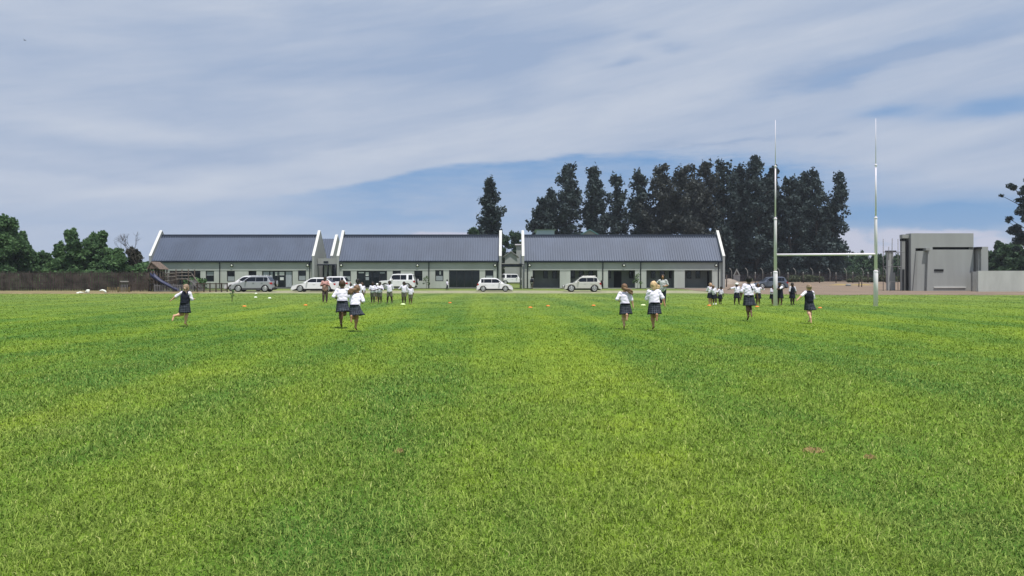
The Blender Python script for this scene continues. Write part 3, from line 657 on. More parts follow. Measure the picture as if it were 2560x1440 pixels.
def bushy(px, ptop, pw, D, label, seed, m='leafy', name='tree', nclump=46, leaf=.34, group='leafy trees behind the brown fence', low=.12, dens=150, flat=1.0, trunk=True, top=0.55, cat='tree'):
    g = np.random.default_rng(seed); x = PX(px, D); z0 = float(terr(D)); H = PZ(ptop, D) - z0; Rm = pw / 2 * D / F
    cen, rad = [], []
    for k in range(nclump):
        q_ = low + (1 - low) * (k + .5) / nclump; env = math.sin(min(1, (1 - q_) * 1.25 + .06) * math.pi / 2) ** top * (.8 + .2 * math.sin(q_ * 9 + seed))
        a = g.random() * 6.283; rr = Rm * env * (g.random() ** .5) * .88
        sz = (.5 + .5 * g.random()) * (.32 * Rm * (.45 + .55 * env) + .25)
        sz = min(sz, H * .22)
        cen.append((x + math.cos(a) * rr, D + math.sin(a) * rr * flat, z0 + H * q_ - sz * .6)); rad.append((sz * 1.1, sz * 1.1, sz * .85))
        if g.random() < .5 and q_ > .4:
            cen.append((cen[-1][0] + g.normal() * .2, cen[-1][1], cen[-1][2] + sz)); rad.append((sz * .4, sz * .4, sz * .7))
    for k in range(5): cen.append((x + g.normal() * Rm * .28, D, z0 + H * (.9 + .02 * k))); rad.append((H * .06, H * .06, H * .08))
    cen = np.array(cen); rad = np.array(rad); n = int(min(16000, dens * len(cen)))
    lv = leaves(cen, rad, n, leaf, g); tr = None
    if trunk:
        tr = MB(); tr.tube([(x, D, 0), (x + .1, D, H * .3), (x - .1, D, H * .55), (x, D, H * .85)], [.05 * H ** .8, .035 * H ** .8, .02 * H ** .8, .02], 7)
        for k in range(9):
            c_ = cen[int(g.integers(0, len(cen)))]; tr.tube([(x, D, H * .28), ((x + c_[0]) / 2, (D + c_[1]) / 2, (H * .3 + c_[2] - z0) / 2), (c_[0], c_[1], c_[2] - z0)], [.07, .05, .02], 5, cap=False)
    lv[:, :, 2] -= z0
    return tree_obj(name, label, x, D, lv, tr, m, group, cat)
L_ = 'tall dark conifer '
for i, a in enumerate((
    (1357, 498, 50, 148, L_ + 'standing lowest at the left end of the row behind the right block', 'pine', False, 1.0), (1375, 478, 46, 152, L_ + 'second from the left in the row, short with open limbs', 'pine', False, .9),
    (1417, 413, 80, 150, L_ + 'with a broad pointed crown near the left end of the row', 'pine', False, 1.1), (1483, 423, 62, 150, L_ + 'directly right of the broad pointed one', 'pine', False, 1.05),
    (1541, 437, 56, 152, L_ + 'with thin open tiers and sky showing through', 'pine', False, .62), (1600, 421, 60, 150, L_ + 'with gaps, just left of the brownish clump', 'pine', False, .8),
    (1658, 417, 92, 146, L_ + 'with brownish dense crown at the left of the clump', 'pine_brown', False, 1.3), (1712, 415, 96, 143, L_ + 'with brownish dense crown in the middle of the clump', 'pine_brown', False, 1.35),
    (1757, 410, 78, 146, L_ + 'with brownish crown behind the right gable', 'pine_brown', False, 1.2), (1806, 404, 78, 148, L_ + 'standing just right of the right gable', 'pine', False, 1.15),
    (1850, 412, 66, 152, L_ + 'between the gable tree and the highest tree', 'pine', False, 1.1), (1892, 396, 88, 147, L_ + 'highest of the row, left of the goal post', 'pine', False, 1.1),
    (1930, 424, 66, 151, L_ + 'directly behind the left goal post', 'pine', False, 1.15), (1975, 446, 70, 146, L_ + 'lower and open, right of the left goal post', 'pine', False, .8),
    (2008, 431, 62, 150, L_ + 'with rounded top, second from the right end of the row', 'pine', False, 1.0), (2063, 428, 100, 147, L_ + 'with a forked double top at the right end of the row', 'pine', True, 1.1))):
    px, pt, pw, D, lab, m_, tw, de = a; pine(px, pt, pw * (1.42 if i < 6 else 1.62), D + 26, lab, 20 + i, m_, tw, dens=de)
pine(1220, 446, 74, 150, 'lone dark slender conifer rising behind the middle block', 61, 'pine', False, dens=1.15, group='lone conifer')
for i, (px, pt, pw, D) in enumerate(((1640, 560, 90, 182), (1730, 540, 110, 184), (1830, 560, 120, 184), (1920, 570, 110, 184), (2010, 590, 110, 182), (2080, 600, 70, 180))):
    lab = ('dark undergrowth tree filling the base of the conifers behind the right block roof', 'dark undergrowth tree behind the brownish conifers', 'dark undergrowth tree just right of the right gable', 'dark undergrowth tree behind the left goal post', 'dark undergrowth tree between the goal posts', 'dark undergrowth tree at the right foot of the forked conifer')[i]
    bushy(px, pt, pw, D, lab, 90 + i, 'pine', nclump=60, leaf=.6, group='undergrowth trees among the conifers', low=.03, dens=110)
B = 'bushy green tree '
for i, a in enumerate(((8, 540, 120, 90, B + 'tallest, cut by the left edge of the photo'), (52, 585, 74, 92, B + 'at the right shoulder of the tallest left tree'), (108, 632, 80, 96, B + 'low, in the dip between the two taller left clumps'), (150, 612, 60, 92, B + 'low, left side of the second clump'), (182, 577, 66, 92, B + 'with the pointed top of the second clump'),
                       (226, 600, 76, 93, B + 'in the middle of the second clump'), (250, 582, 52, 95, B + 'with twin tufts at the right of the second clump'), (292, 624, 80, 92, B + 'low, right of the second clump'))):
    px, pt, pw, D, lab = a; bushy(px, pt, pw * 1.15, D, lab, 120 + i, 'leafy', nclump=62, leaf=.30, low=.04, dens=190, top=.8)
bushy(335, 622, 80, 94, 'grey-brown thin bush tree beside the left gable', 140, 'dry_bush', nclump=40, leaf=.22, low=.05, dens=150, group='bushes by the left gable')
# bare twiggy top beside the left gable
b = MB(); rr = random.Random(4)
def twig(p, d, l, r_, k):
    e = p + d * l; b.tube([p, e], [r_, r_ * .6], 4, cap=False)
    if k:
        for _ in range(3): twig(e, (d + Vector((rr.uniform(-.8, .8), rr.uniform(-.8, .8), rr.uniform(-.1, .4)))).normalized(), l * .7, r_ * .6, k - 1)
pz = Vector((PX(345, 93), 93, float(terr(93)))); twig(pz, Vector((0, 0, 1)), 2.6, .08, 4)
tag(b.build('bare_tree', 'bark'), 'leafless twiggy tree sticking up beside the left gable', 'tree')
for i, a in enumerate(((1185, 575, 40, 140, 'small dark tree top peeking over the middle roof left of the lone conifer', 'leafy_far'), (1262, 590, 60, 176, 'green tree in the gap beside the middle block gable', 'leafy_far'), (1290, 582, 56, 180, 'round green tree in the gap left of the right block gable', 'leafy_far'))):
    bushy(a[0], a[1], a[2], a[3], a[4], 160 + i, a[5], nclump=40, leaf=.4, group='trees glimpsed around the middle block', low=.05, dens=130)
for i, a in enumerate(((2105, 640, 90, 200, 'far green tree left of the right goal post'), (2150, 634, 90, 205, 'far green tree directly left of the right goal post foot'), (2205, 636, 90, 200, 'far green tree behind the scaffold poles'), (2250, 640, 80, 195, 'far green tree at the left corner of the grey building'),
                       (2478, 632, 60, 130, 'dark green tree just right of the corner pier'), (2520, 614, 90, 128, 'dark green rounded tree above the low wall'), (2562, 622, 70, 126, 'dark green tree above the low wall at the right edge'))):
    bushy(a[0], a[1], a[2] * 1.2, a[3], a[4], 180 + i, 'leafy_far', nclump=50, leaf=.55, group='far green trees at right', low=.02, dens=120)
for i, (px, pt, lab) in enumerate(((2500, 606, 'thin umbrella topped gum tree behind the low wall'), (2540, 610, 'second thin gum tree behind the low wall'))):
    bushy(px, pt, 46, 135, lab, 200 + i, 'leafy_far', nclump=12, leaf=.35, group='thin gum trees', low=.72, dens=120)
# tall gum tree cut by the right edge
g = np.random.default_rng(9); D = 105; z0 = float(terr(D)); x0 = PX(2592, D); tr = MB(); cen = []; rad = []
tr.tube([(x0, D, z0), (x0 + .3, D, 5), (x0 - .2, D, 10), (x0, D, 13)], [.4, .3, .2, .05], 8)
for (px, py, s_) in ((2557, 452, .5), (2528, 464, .7), (2518, 470, .5), (2540, 470, .5), (2514, 487, .45), (2552, 482, .8), (2570, 470, 1.0), (2548, 500, .6), (2560, 515, 1.2), (2545, 530, 1.1), (2552, 550, 1.3), (2536, 545, .7), (2541, 568, .8), (2560, 575, 1.2), (2528, 553, .4), (2530, 570, .45), (2545, 590, .7), (2560, 600, 1.1), (2536, 588, .35), (2556, 622, .7), (2575, 500, 1.6), (2590, 540, 2), (2600, 470, 2), (2600, 590, 2), (2620, 520, 2), (2548, 605, .5)):
    c_ = (PX(px, D), D + g.normal() * .8, PZ(py, D)); cen.append(c_); rad.append((s_ * .8, s_ * .8, s_ * .55))
    zb = max(z0 + 2, c_[2] - 2.5); tr.tube([(x0, D, zb), ((x0 + c_[0]) / 2, D, zb + 1.0), c_], [.10, .06, .02], 5, cap=False)
lv = leaves(np.array(cen), np.array(rad), 9000, .26, g); lv[:, :, 2] -= z0; tr.v = [(a, b_, c_ - z0) for a, b_, c_ in tr.v]
tree_obj('gum_tree', 'tall dark gum tree with spreading limbs cut by the right edge', x0, D, lv, tr, 'pine', None)
# far woods closing the horizon, and scrub along the far fence
def wood(name, label, x0, x1, y, h, m, n, seed, leaf=.9):
    g = np.random.default_rng(seed); k = int((x1 - x0) / 2.5); xs_ = np.linspace(x0, x1, k) + g.normal(0, 1, k)
    hh = h * (.65 + .35 * np.sin(xs_ * .13 + seed) * np.sin(xs_ * .05)) * (.7 + .5 * g.random(k)); ys_ = y + g.normal(0, 4, k)
    c_ = np.stack([np.repeat(xs_, 3), np.repeat(ys_, 3), (hh[:, None] * np.array([.2, .5, .8])[None]).ravel() + np.repeat(terr(ys_), 3)], -1)
    r_ = np.stack([np.repeat(hh * .38 + .8, 3)] * 2 + [np.repeat(hh * .26, 3)], -1)
    lv = leaves(c_, r_, n, leaf, g); tag(raw_mesh(name, lv, np.arange(n * 4), [4] * n, m), label, 'wood', kind='stuff')
wood('far_wood', 'distant line of trees closing the horizon behind everything', -330, 330, 260, 8, 'leafy_far', 42000, 3, 1.5)
wood('hedgerow', 'dark line of bushes behind the brown fence at left', -75, -35, 97, 3.2, 'leafy', 16000, 5, .4)
wood('scrub', 'grey green scrub along the foot of the far fence', 56, 82, 161, 1.7, 'scrub', 9000, 6, .5)
# ---------------------------------------------------------------- fences
def pale_fence(name, label, xa, xb, y, ht, m, step, wdt, posts, group=None, rails=(.25, .8), base=None):
    z0 = float(terr(y)) if base is None else base; r = empty(name, ((xa + xb) / 2, y, z0), label, 'fence', group); o = r.location
    b = MB(); rr = random.Random(int(abs(xa) * 10)); x = xa
    while x < xb:
        h = ht * rr.uniform(.93, 1.03); tl = rr.uniform(-.02, .02)
        b.add([(x, y, z0), (x + wdt, y, z0), (x + wdt + tl, y, z0 + h), (x + wdt / 2 + tl, y, z0 + h + .06), (x + tl, y, z0 + h), (x, y + .015, z0), (x + wdt, y + .015, z0), (x + wdt + tl, y + .015, z0 + h), (x + wdt / 2 + tl, y + .015, z0 + h + .06), (x + tl, y + .015, z0 + h)],
              [(0, 1, 2, 3, 4), (9, 8, 7, 6, 5), (0, 5, 6, 1), (1, 6, 7, 2), (2, 7, 8, 3), (3, 8, 9, 4), (4, 9, 5, 0)]); x += step
    p = b.build('pales', m, r, -o); p['kind'] = 'stuff'
    for q_ in rails: MB().box(xa, xb, y + .017, y + .06, z0 + ht * q_ - .03, z0 + ht * q_ + .03).build('rail', m, r, -o)
    for px in posts: MB().box(px - .05, px + .05, y + .062, y + .16, z0 - .1, z0 + ht + .08).build('post', m, r, -o)
    return r
pale_fence('palisade_fence', 'long rusty brown palisade fence in front of the trees at left', -62, -36.5, 83.5, 1.85, 'rust', .15, .075, [-61.5 + 3.1 * i for i in range(9)], rails=(.2, .5, .82))
pale_fence('palisade_fence', 'lower dark brown wire and pale fence standing behind the rusty one at left', -64, -37, 85.5, 2.1, 'rust', .10, .05, [-63 + 2.3 * i for i in range(12)], rails=(.3, .9))
pale_fence('picket_fence', 'grey wooden picket fence at the foot of the play frame', PX(385, 78.6), PX(482, 78.6), 78.6, .78, 'mesh_grey', .17, .07, [PX(p_, 78.6) for p_ in (386, 433, 481)], rails=(.15, .85))
pale_fence('picket_fence', 'grey picket fence between the white gate and the play frame', PX(325, 79.5), PX(372, 79.5), 79.5, .95, 'wood_dark', .15, .06, [PX(p_, 79.5) for p_ in (326, 350, 371)], rails=(.2, .8))
pale_fence('picket_fence', 'low straw coloured picket edging left of the play frame', PX(268, 76), PX(322, 76), 76, .5, 'dry_grass', .16, .06, [PX(p_, 76) for p_ in (268, 295, 322)], rails=(.5,))
# post and rail fence beside the parked cars
r = empty('rail_fence', (PX(537, 78), 78, float(terr(78))), 'low dark post and rail fence with grey mesh left of the parked cars', 'fence'); o = r.location; z0 = o.z
for px in (493, 510, 525, 540, 554, 568): MB().box(PX(px, 78) - .05, PX(px, 78) + .05, 77.95, 78.05, z0 - .1, z0 + .95).build('post', 'wood_dark', r, -o)
MB().box(PX(490, 78), PX(570, 78), 77.9, 77.945, z0 + .83, z0 + .92).build('rail', 'wood_dark', r, -o)
b = MB(); x = PX(492, 78)
while x < PX(569, 78): b.box(x, x + .02, 78.055, 78.065, z0 + .05, z0 + .85); x += .075
p = b.build('mesh_infill', 'mesh_grey', r, -o); p['kind'] = 'stuff'; MB().box(PX(490, 78), PX(570, 78), 77.9, 77.945, z0 + .18, z0 + .25).build('rail', 'wood_dark', r, -o)
# pallet gate with a pale top bar
r = empty('pallet_gate', (PX(313, 80), 80, float(terr(80))), 'dark slatted gate with a pale plank above it, in the brown fence at left', 'gate'); o = r.location; z0 = o.z
MB().box(PX(303, 80), PX(322, 80), 79.9, 80, z0 + .02, z0 + .72).build('panel', 'dark', r, -o)
for k in range(5): MB().box(PX(304 + k * 3.8, 80), PX(305.4 + k * 3.8, 80), 79.84, 79.895, z0, z0 + .75).build('slat', 'mesh_grey', r, -o)
MB().box(PX(302, 80), PX(323, 80), 79.84, 79.95, z0 + 1.02, z0 + 1.13).build('plank', 'concrete', r, -o)
for p_ in (301, 324): MB().box(PX(p_, 80) - .05, PX(p_, 80) + .05, 79.9, 80, z0, z0 + 1.2).build('post', 'wood_dark', r, -o)
# security fence behind the dirt: concrete posts with cranked tops and dark mesh
y = 166.0; z0 = float(terr(y)); xa, xb = PX(1240, y), PX(2270, y)
r = empty('security_fence', ((xa + xb) / 2, y, z0), 'tall security fence of dark mesh on concrete posts with bent tops, beyond the dirt', 'fence'); o = r.location
for px in (1262, 1280, 1297, 1826, 1866, 1904, 1946, 1986, 2029, 2072, 2113, 2155, 2196, 2212, 2250):
    x = PX(px, y); zt = PZ(674, y); b = MB().tube([(x + .25, y, z0), (x + .25, y, zt - .5), (x + .1, y, zt - .05), (x - .25, y, zt + .35)], [.11, .10, .09, .07], 6); b.build('post', 'post_white', r, -o)
b = MB(); x = xa
while x < xb: b.box(x, x + .09, y + .2, y + .22, z0, PZ(686, y)); x += .19
for k in range(5): b.box(xa, xb, y + .225, y + .24, z0 + .3 + k * .42, z0 + .36 + k * .42)
p = b.build('mesh_panel', 'mesh_dark', r, -o); p['kind'] = 'stuff'
y = 146.0; z0 = float(terr(y)); r = empty('inner_fence', (PX(2030, y), y, z0), 'shorter inner fence of brown posts with pale tips and thin wires', 'fence'); o = r.location
for px, pt in ((1888, 682), (1928, 682), (1970, 683), (2008, 682), (2049, 681), (2090, 683), (2132, 682), (2170, 682), (2215, 681)):
    x = PX(px, y); p_ = MB().tube([(x, y, z0 - .2), (x, y, PZ(pt + 5, y))], .09, 6).build('post', 'rust', r, -o); MB().tube([(x, y, PZ(pt + 5, y)), (x, y, PZ(pt - 2, y))], .085, 6).build('tip', 'post_white', p_)
for k in range(4): MB().tube([(PX(1885, y), y, z0 + .4 + k * .45), (PX(2218, y), y, z0 + .4 + k * .45)], .015, 4).build('wire', 'rust', r, -o)
# triangular roadworks board, mounds, rubble on the dirt
y = 140.0; z0 = float(terr(y)); r = empty('warning_board', (PX(1842, y), y, z0), 'grey triangular board with a dark centre standing by the far fence', 'sign'); o = r.location
tx = lambda p: PX(p, y); tz = lambda p: PZ(p, y)
MB().prism([(tx(1833), tz(689)), (tx(1851), tz(689)), (tx(1842), tz(671))], y, y + .08, 'y').build('board', 'post_white', r, -o)
MB().prism([(tx(1837), tz(687)), (tx(1847), tz(687)), (tx(1842), tz(677))], y - .03, y - .004, 'y').build('pictogram', 'rust', r, -o)
MB().box(tx(1834), tx(1850), y, y + .3, z0, tz(689.2)).build('stand', 'mesh_grey', r, -o)
def heap(label, xa, xb, y, h, seed, m='heap', dep=3.0, left=False):
    rr = random.Random(seed); nx_, ny_ = 40, 12; v = []; z0 = float(terr(y))
    for i in range(nx_ + 1):
        for j in range(ny_ + 1):
            u, w = i / nx_, j / ny_; e = (math.sin(math.pi * min(1, u * 1.0)) if not left else (1 - u) ** .8) * math.sin(math.pi * w)
            x = xa + (xb - xa) * u; v.append((x, y + dep * w, z0 - .1 + h * max(0, e) * (1 + .25 * math.sin(x * 1.7 + seed)) + rr.uniform(-.04, .04)))
    f = [(i * (ny_ + 1) + j, (i + 1) * (ny_ + 1) + j, (i + 1) * (ny_ + 1) + j + 1, i * (ny_ + 1) + j + 1) for i in range(nx_) for j in range(ny_)]
    tag(MB().add(v, f, 0, True).build('soil_heap', m), label, 'soil heap', 'heaps of earth on the dirt ground')
heap('grey brown heap of earth sloping down beside the right gable', PX(1800, 128), PX(1905, 128), 128, 1.25, 1, 'heap', 6, True)
heap('low reddish ridge of soil behind the grey blue car', PX(1960, 112), PX(2080, 112), 112, .30, 2, 'dirt', 3)
heap('long low ridge of dark soil in front of the inner fence', PX(2030, 118), PX(2250, 118), 118, .32, 3, 'soil', 3)
b = MB(); rr = random.Random(8)
for px, lab in ((2121, 'pale stone lying on the dirt left of the right goal post'),):
    p = (PX(px, 112), 112, float(terr(112)) + .15); tag(MB().lathe([(.02, -.2), (.32, -.15), (.42, 0), (.3, .14), (.05, .2)], 9, c=p).build('stone', 'post_white'), lab, 'stone')
for k, px in enumerate((1816, 2147, 2154)):
    x = PX(px, 104); z0 = float(terr(104)); tag(MB().tube([(x, 104, z0 - .1), (x + .04, 104, z0 + (1.7, .95, 1.1)[k])], .07, 6).build('wooden_post', 'wood_dark'), ('thin dark post beside the right block gable', 'left short dark post of a pair on the dirt', 'right short dark post of a pair on the dirt')[k], 'post', 'dark posts on the dirt')
# ---------------------------------------------------------------- play frame
y = 79.6; z0 = float(terr(y)); r = empty('play_frame', (PX(400, y), y, z0), 'dark wooden climbing frame with brown hut roof, log rails and blue slide', 'play frame'); o = r.location
X_ = lambda p: PX(p, y); Zz = lambda p: PZ(p, y)
kb = lambda b, n, m_, par=r: b.build(n, m_, par, None if par is not r else -o)
kb(MB().prism([(X_(368.5), Zz(673)), (X_(379.5), Zz(654)), (X_(402.5), Zz(673)), (X_(400), Zz(673.6)), (X_(379.5), Zz(656.5)), (X_(371), Zz(673.6))], y - .2, y + 1.9, 'y'), 'roof', 'thatch')
kb(MB().prism([(X_(373.5), Zz(671.5)), (X_(398), Zz(671.5)), (X_(380), Zz(659))], y - .12, y - .06, 'y'), 'gable_board', 'thatch')
for px in (370.5, 379, 386.5, 392.5, 400):
    for dy_ in (0, 1.6): kb(MB().tube([(X_(px), y + dy_, z0 - .1), (X_(px), y + dy_, Zz(672))], .07, 7), 'post', 'wood_dark')
kb(MB().box(X_(357), X_(410), y - .1, y + 1.75, Zz(698.5), Zz(696)), 'platform', 'wood_dark')
kb(MB().box(X_(357), X_(359), y - .05, y, z0, Zz(698)), 'support', 'wood_dark')
kb(MB().box(X_(408.5), X_(410), y - .05, y, Zz(696), Zz(677)).box(X_(395), X_(408.4), y - .05, y, Zz(679), Zz(677)), 'railing', 'wood_dark')
kb(MB().box(X_(398), X_(408.4), y + .003, y + .03, Zz(696), Zz(690.5)).box(X_(371), X_(386), y - .05, y, Zz(681.5), Zz(679.5)), 'side_panel', 'wood_dark')
for px in (440, 445.5, 471, 477.5): kb(MB().tube([(X_(px), y + (.9 if px in (445.5, 477.5) else 0), z0 - .1), (X_(px), y + (.9 if px in (445.5, 477.5) else 0), Zz(673.5))], .06, 7), 'post', 'wood_dark')
for a, c_, zz in ((411, 440, 684), (411, 440, 692), (440, 478, 682), (440, 478, 690), (438, 476, 698), (411, 424, 703.5)):
    kb(MB().tube([(X_(a), y + .05, Zz(zz)), (X_(c_), y + .05, Zz(zz - .6))], .065, 7), 'log', 'wood_grey')
kb(MB().tube([(X_(424), y, Zz(703)), (X_(445), y, Zz(698))], .05, 6), 'brace', 'wood_grey')
kb(MB().tube([(X_(468), y, Zz(698)), (X_(502), y, Zz(721))], .07, 6), 'brace', 'wood_grey')
kb(MB().tube([(X_(476), y + .3, Zz(684)), (X_(502), y + .3, Zz(721))], .05, 6), 'brace', 'wood_grey')
# slanting net
b = MB(); a0, a1 = Vector((X_(477), y - .1, Zz(700))), Vector((X_(503), y - .6, Zz(727))); w_ = Vector((0, 1.5, 0))
for k in range(9): b.tube([a0.lerp(a1, k / 8), a0.lerp(a1, k / 8) + w_], .02, 4).tube([a0 + w_ * k / 8, a1 + w_ * k / 8], .02, 4)
for k in range(12): b.tube([(X_(478 + 2.2 * k), y - .2, z0), (X_(478 + 2.2 * k), y - .2, Zz(701 + 2.0 * k))], .018, 4)
kb(b, 'climbing_net', 'mesh_grey')
b = MB(); n_ = 14; v = []; prof = [(-.42, .20), (-.36, .0), (.36, .0), (.42, .20)]
for i in range(n_ + 1):
    t_ = i / n_; xx = X_(388) + (X_(454) - X_(388)) * t_; zz = Zz(692.5) + (Zz(728.2) - Zz(692.5)) * (t_ ** .93) * (1 if t_ < .93 else .99); 
    ex = .25 * max(0, 1 - t_ * 3)
    for (dy_, dz_) in prof: v.append((xx, y - .75 + dy_ * .9, zz + dz_ + ex * (dz_ > 0)))
f = [(i * 4 + j, (i + 1) * 4 + j, (i + 1) * 4 + j + 1, i * 4 + j + 1) for i in range(n_) for j in range(3)]
s_ = kb(MB().add(v, f, 0, True), 'slide', 'slide_blue'); mo = s_.modifiers.new('thick', 'SOLIDIFY'); mo.thickness = .06
tb = MB()
ring = [(X_(380) + .30 * math.cos(q_ * math.pi / 8), y + .05, z0 + .42 + .38 * math.sin(q_ * math.pi / 8)) for q_ in range(17)]
kb(tb.tube(ring, .08, 7), 'tyre', 'rubber')
# white garden pieces lying by the left fence
D = 73.0
r_ = MB(); pts = [(PX(250, D), D, .22), (PX(256, D), D, .30), (PX(262, D), D, .24), (PX(265, D), D, .06)]
tag(r_.tube(pts, .09, 8).build('painted_tyre', 'white_plastic'), 'white painted half tyre arching out of the ground by the left fence', 'tyre')
tag(MB().tube([(PX(213.5, D), D, .02), (PX(217.5, D), D, .26), (PX(221, D), D, .05)], .10, 8).build('white_rock', 'white_plastic'), 'white painted arched stone by the left fence', 'painted stone')
tag(MB().lathe([(.06, 0), (.10, .05), (.15, .36), (.02, .38)], 10, c=(PX(223, D), D - .2, 0)).build('white_pot', 'white_plastic'), 'white pot beside the arched white stone', 'pot')
tag(MB().lathe([(.03, 0), (.3, .04), (.34, .1), (.05, .16)], 12, c=(PX(200.5, D), D, 0)).build('white_rock', 'white_plastic'), 'flat whitish stone left of the white pot', 'painted stone')
# ---------------------------------------------------------------- discs and balls on the pitch
def disc(px, py, m_, label, r0=.105, hh=.05, name='marker_disc', cat='marker disc', group='orange marker discs on the pitch'):
    p = gp(px, py); o_ = MB().lathe([(r0, 0), (r0 * .98, .012), (r0 * .55, hh), (r0 * .28, hh), (r0 * .28, hh - .01)], 18).build(name, m_); o_.location = (p.x, p.y, p.z + .035); tag(o_, label, cat, group)
for px, py, lab in ((611, 768, 'orange marker disc nearest the front, left of the woman in trousers'), (764, 765, 'orange marker disc just left of the woman in trousers'), (1125, 759, 'orange marker disc right of the line of boys'), (1326, 771, 'brightest orange marker disc in the middle of the pitch'), (1370, 767, 'orange marker disc second in the middle of the pitch'), (1484, 766, 'orange marker disc left of the long haired runner'),
                    (1773, 766, 'orange marker disc at the feet of the left girls'), (1893, 769, 'orange marker disc behind the runner with the dark strap')):
    disc(px, py, 'orange', lab)
disc(2050, 772, 'orange', 'small pale orange marker disc beside the running vest girl', .10, .05)
for px, py, lab in ((639, 745, 'white disc on the grass below the silver car'), (674, 747, 'white disc right of the first white disc'), (640, 735, 'tiny white disc at the track edge'), (194, 734, 'pale disc near the left fence')):
    disc(px, py, 'white_plastic', lab, .12, .07, 'white_disc', 'marker disc', 'white marker discs on the pitch')
for px, py, lab in ((1007.5, 763, 'lime yellow disc at the feet of the boy in the line'), (1608, 765, 'lime disc between the long haired and blond runners')):
    disc(px, py, 'lime', lab, .14, .06, 'lime_disc', 'marker disc', 'lime marker discs on the pitch')
# young tree planted in the pitch and plants on the walls
def sapling(x, y, h, label, m_='plant', n=60, sp=.5, name='sapling', leaf=.12, r_=.02):
    z = float(hgt(x, y)); g = np.random.default_rng(int(abs(x) * 100)); r = empty(name, (x, y, z), label, 'plant')
    tr = MB().tube([(0, 0, 0), (.02, 0, h * .6), (0, 0, h)], [r_, r_ * .8, r_ * .3], 6)
    cen = []
    for k in range(8):
        a = g.random() * 6.28; q_ = .35 + .6 * k / 8; e = (math.cos(a) * sp * (1.1 - q_), math.sin(a) * sp * (1.1 - q_), h * q_ + .08); tr.tube([(0, 0, h * q_ * .9), e], [r_ * .5, r_ * .2], 4, cap=False); cen.append(e)
    tr.build('stem', 'bark', r); lv = leaves(np.array(cen), np.full((8, 3), sp * .33), n, leaf, g); raw_mesh('leaves', lv, np.arange(n * 4), [4] * n, m_, r)
p = gp(580, 754); sapling(p.x, p.y, .75, 'tiny young tree planted in the pitch below the fence', 'leafy', 40, .18, leaf=.10)
sapling(PX(1066, 93.4), 93.3, 1.6, 'thin leafy plant against the wall of the middle block', 'plant', 70, .55, leaf=.18)
sapling(PX(1593, 92.5), 92.2, 1.9, 'young tree with pale green leaves before the right block', 'plant', 120, .75, leaf=.2)
b = MB(); p = Vector((PX(62, 120), 120, PZ(101, 120))); b.prism([(p.x - .17, p.y - .05), (p.x + .13, p.y), (p.x + .2, p.y + .03), (p.x - .02, p.y + .08)], p.z, p.z + .06, 'z').add([(p.x - .02, p.y - .02, p.z + .05), (p.x + .08, p.y - .02, p.z + .05), (p.x - .1, p.y - .42, p.z + .2), (p.x - .02, p.y + .05, p.z + .05), (p.x + .08, p.y + .05, p.z + .05), (p.x - .1, p.y + .5, p.z + .2)], [(0, 1, 2), (3, 5, 4)])
tag(b.build('bird', 'bird'), 'tiny dark bird flying high in the left of the sky', 'bird')
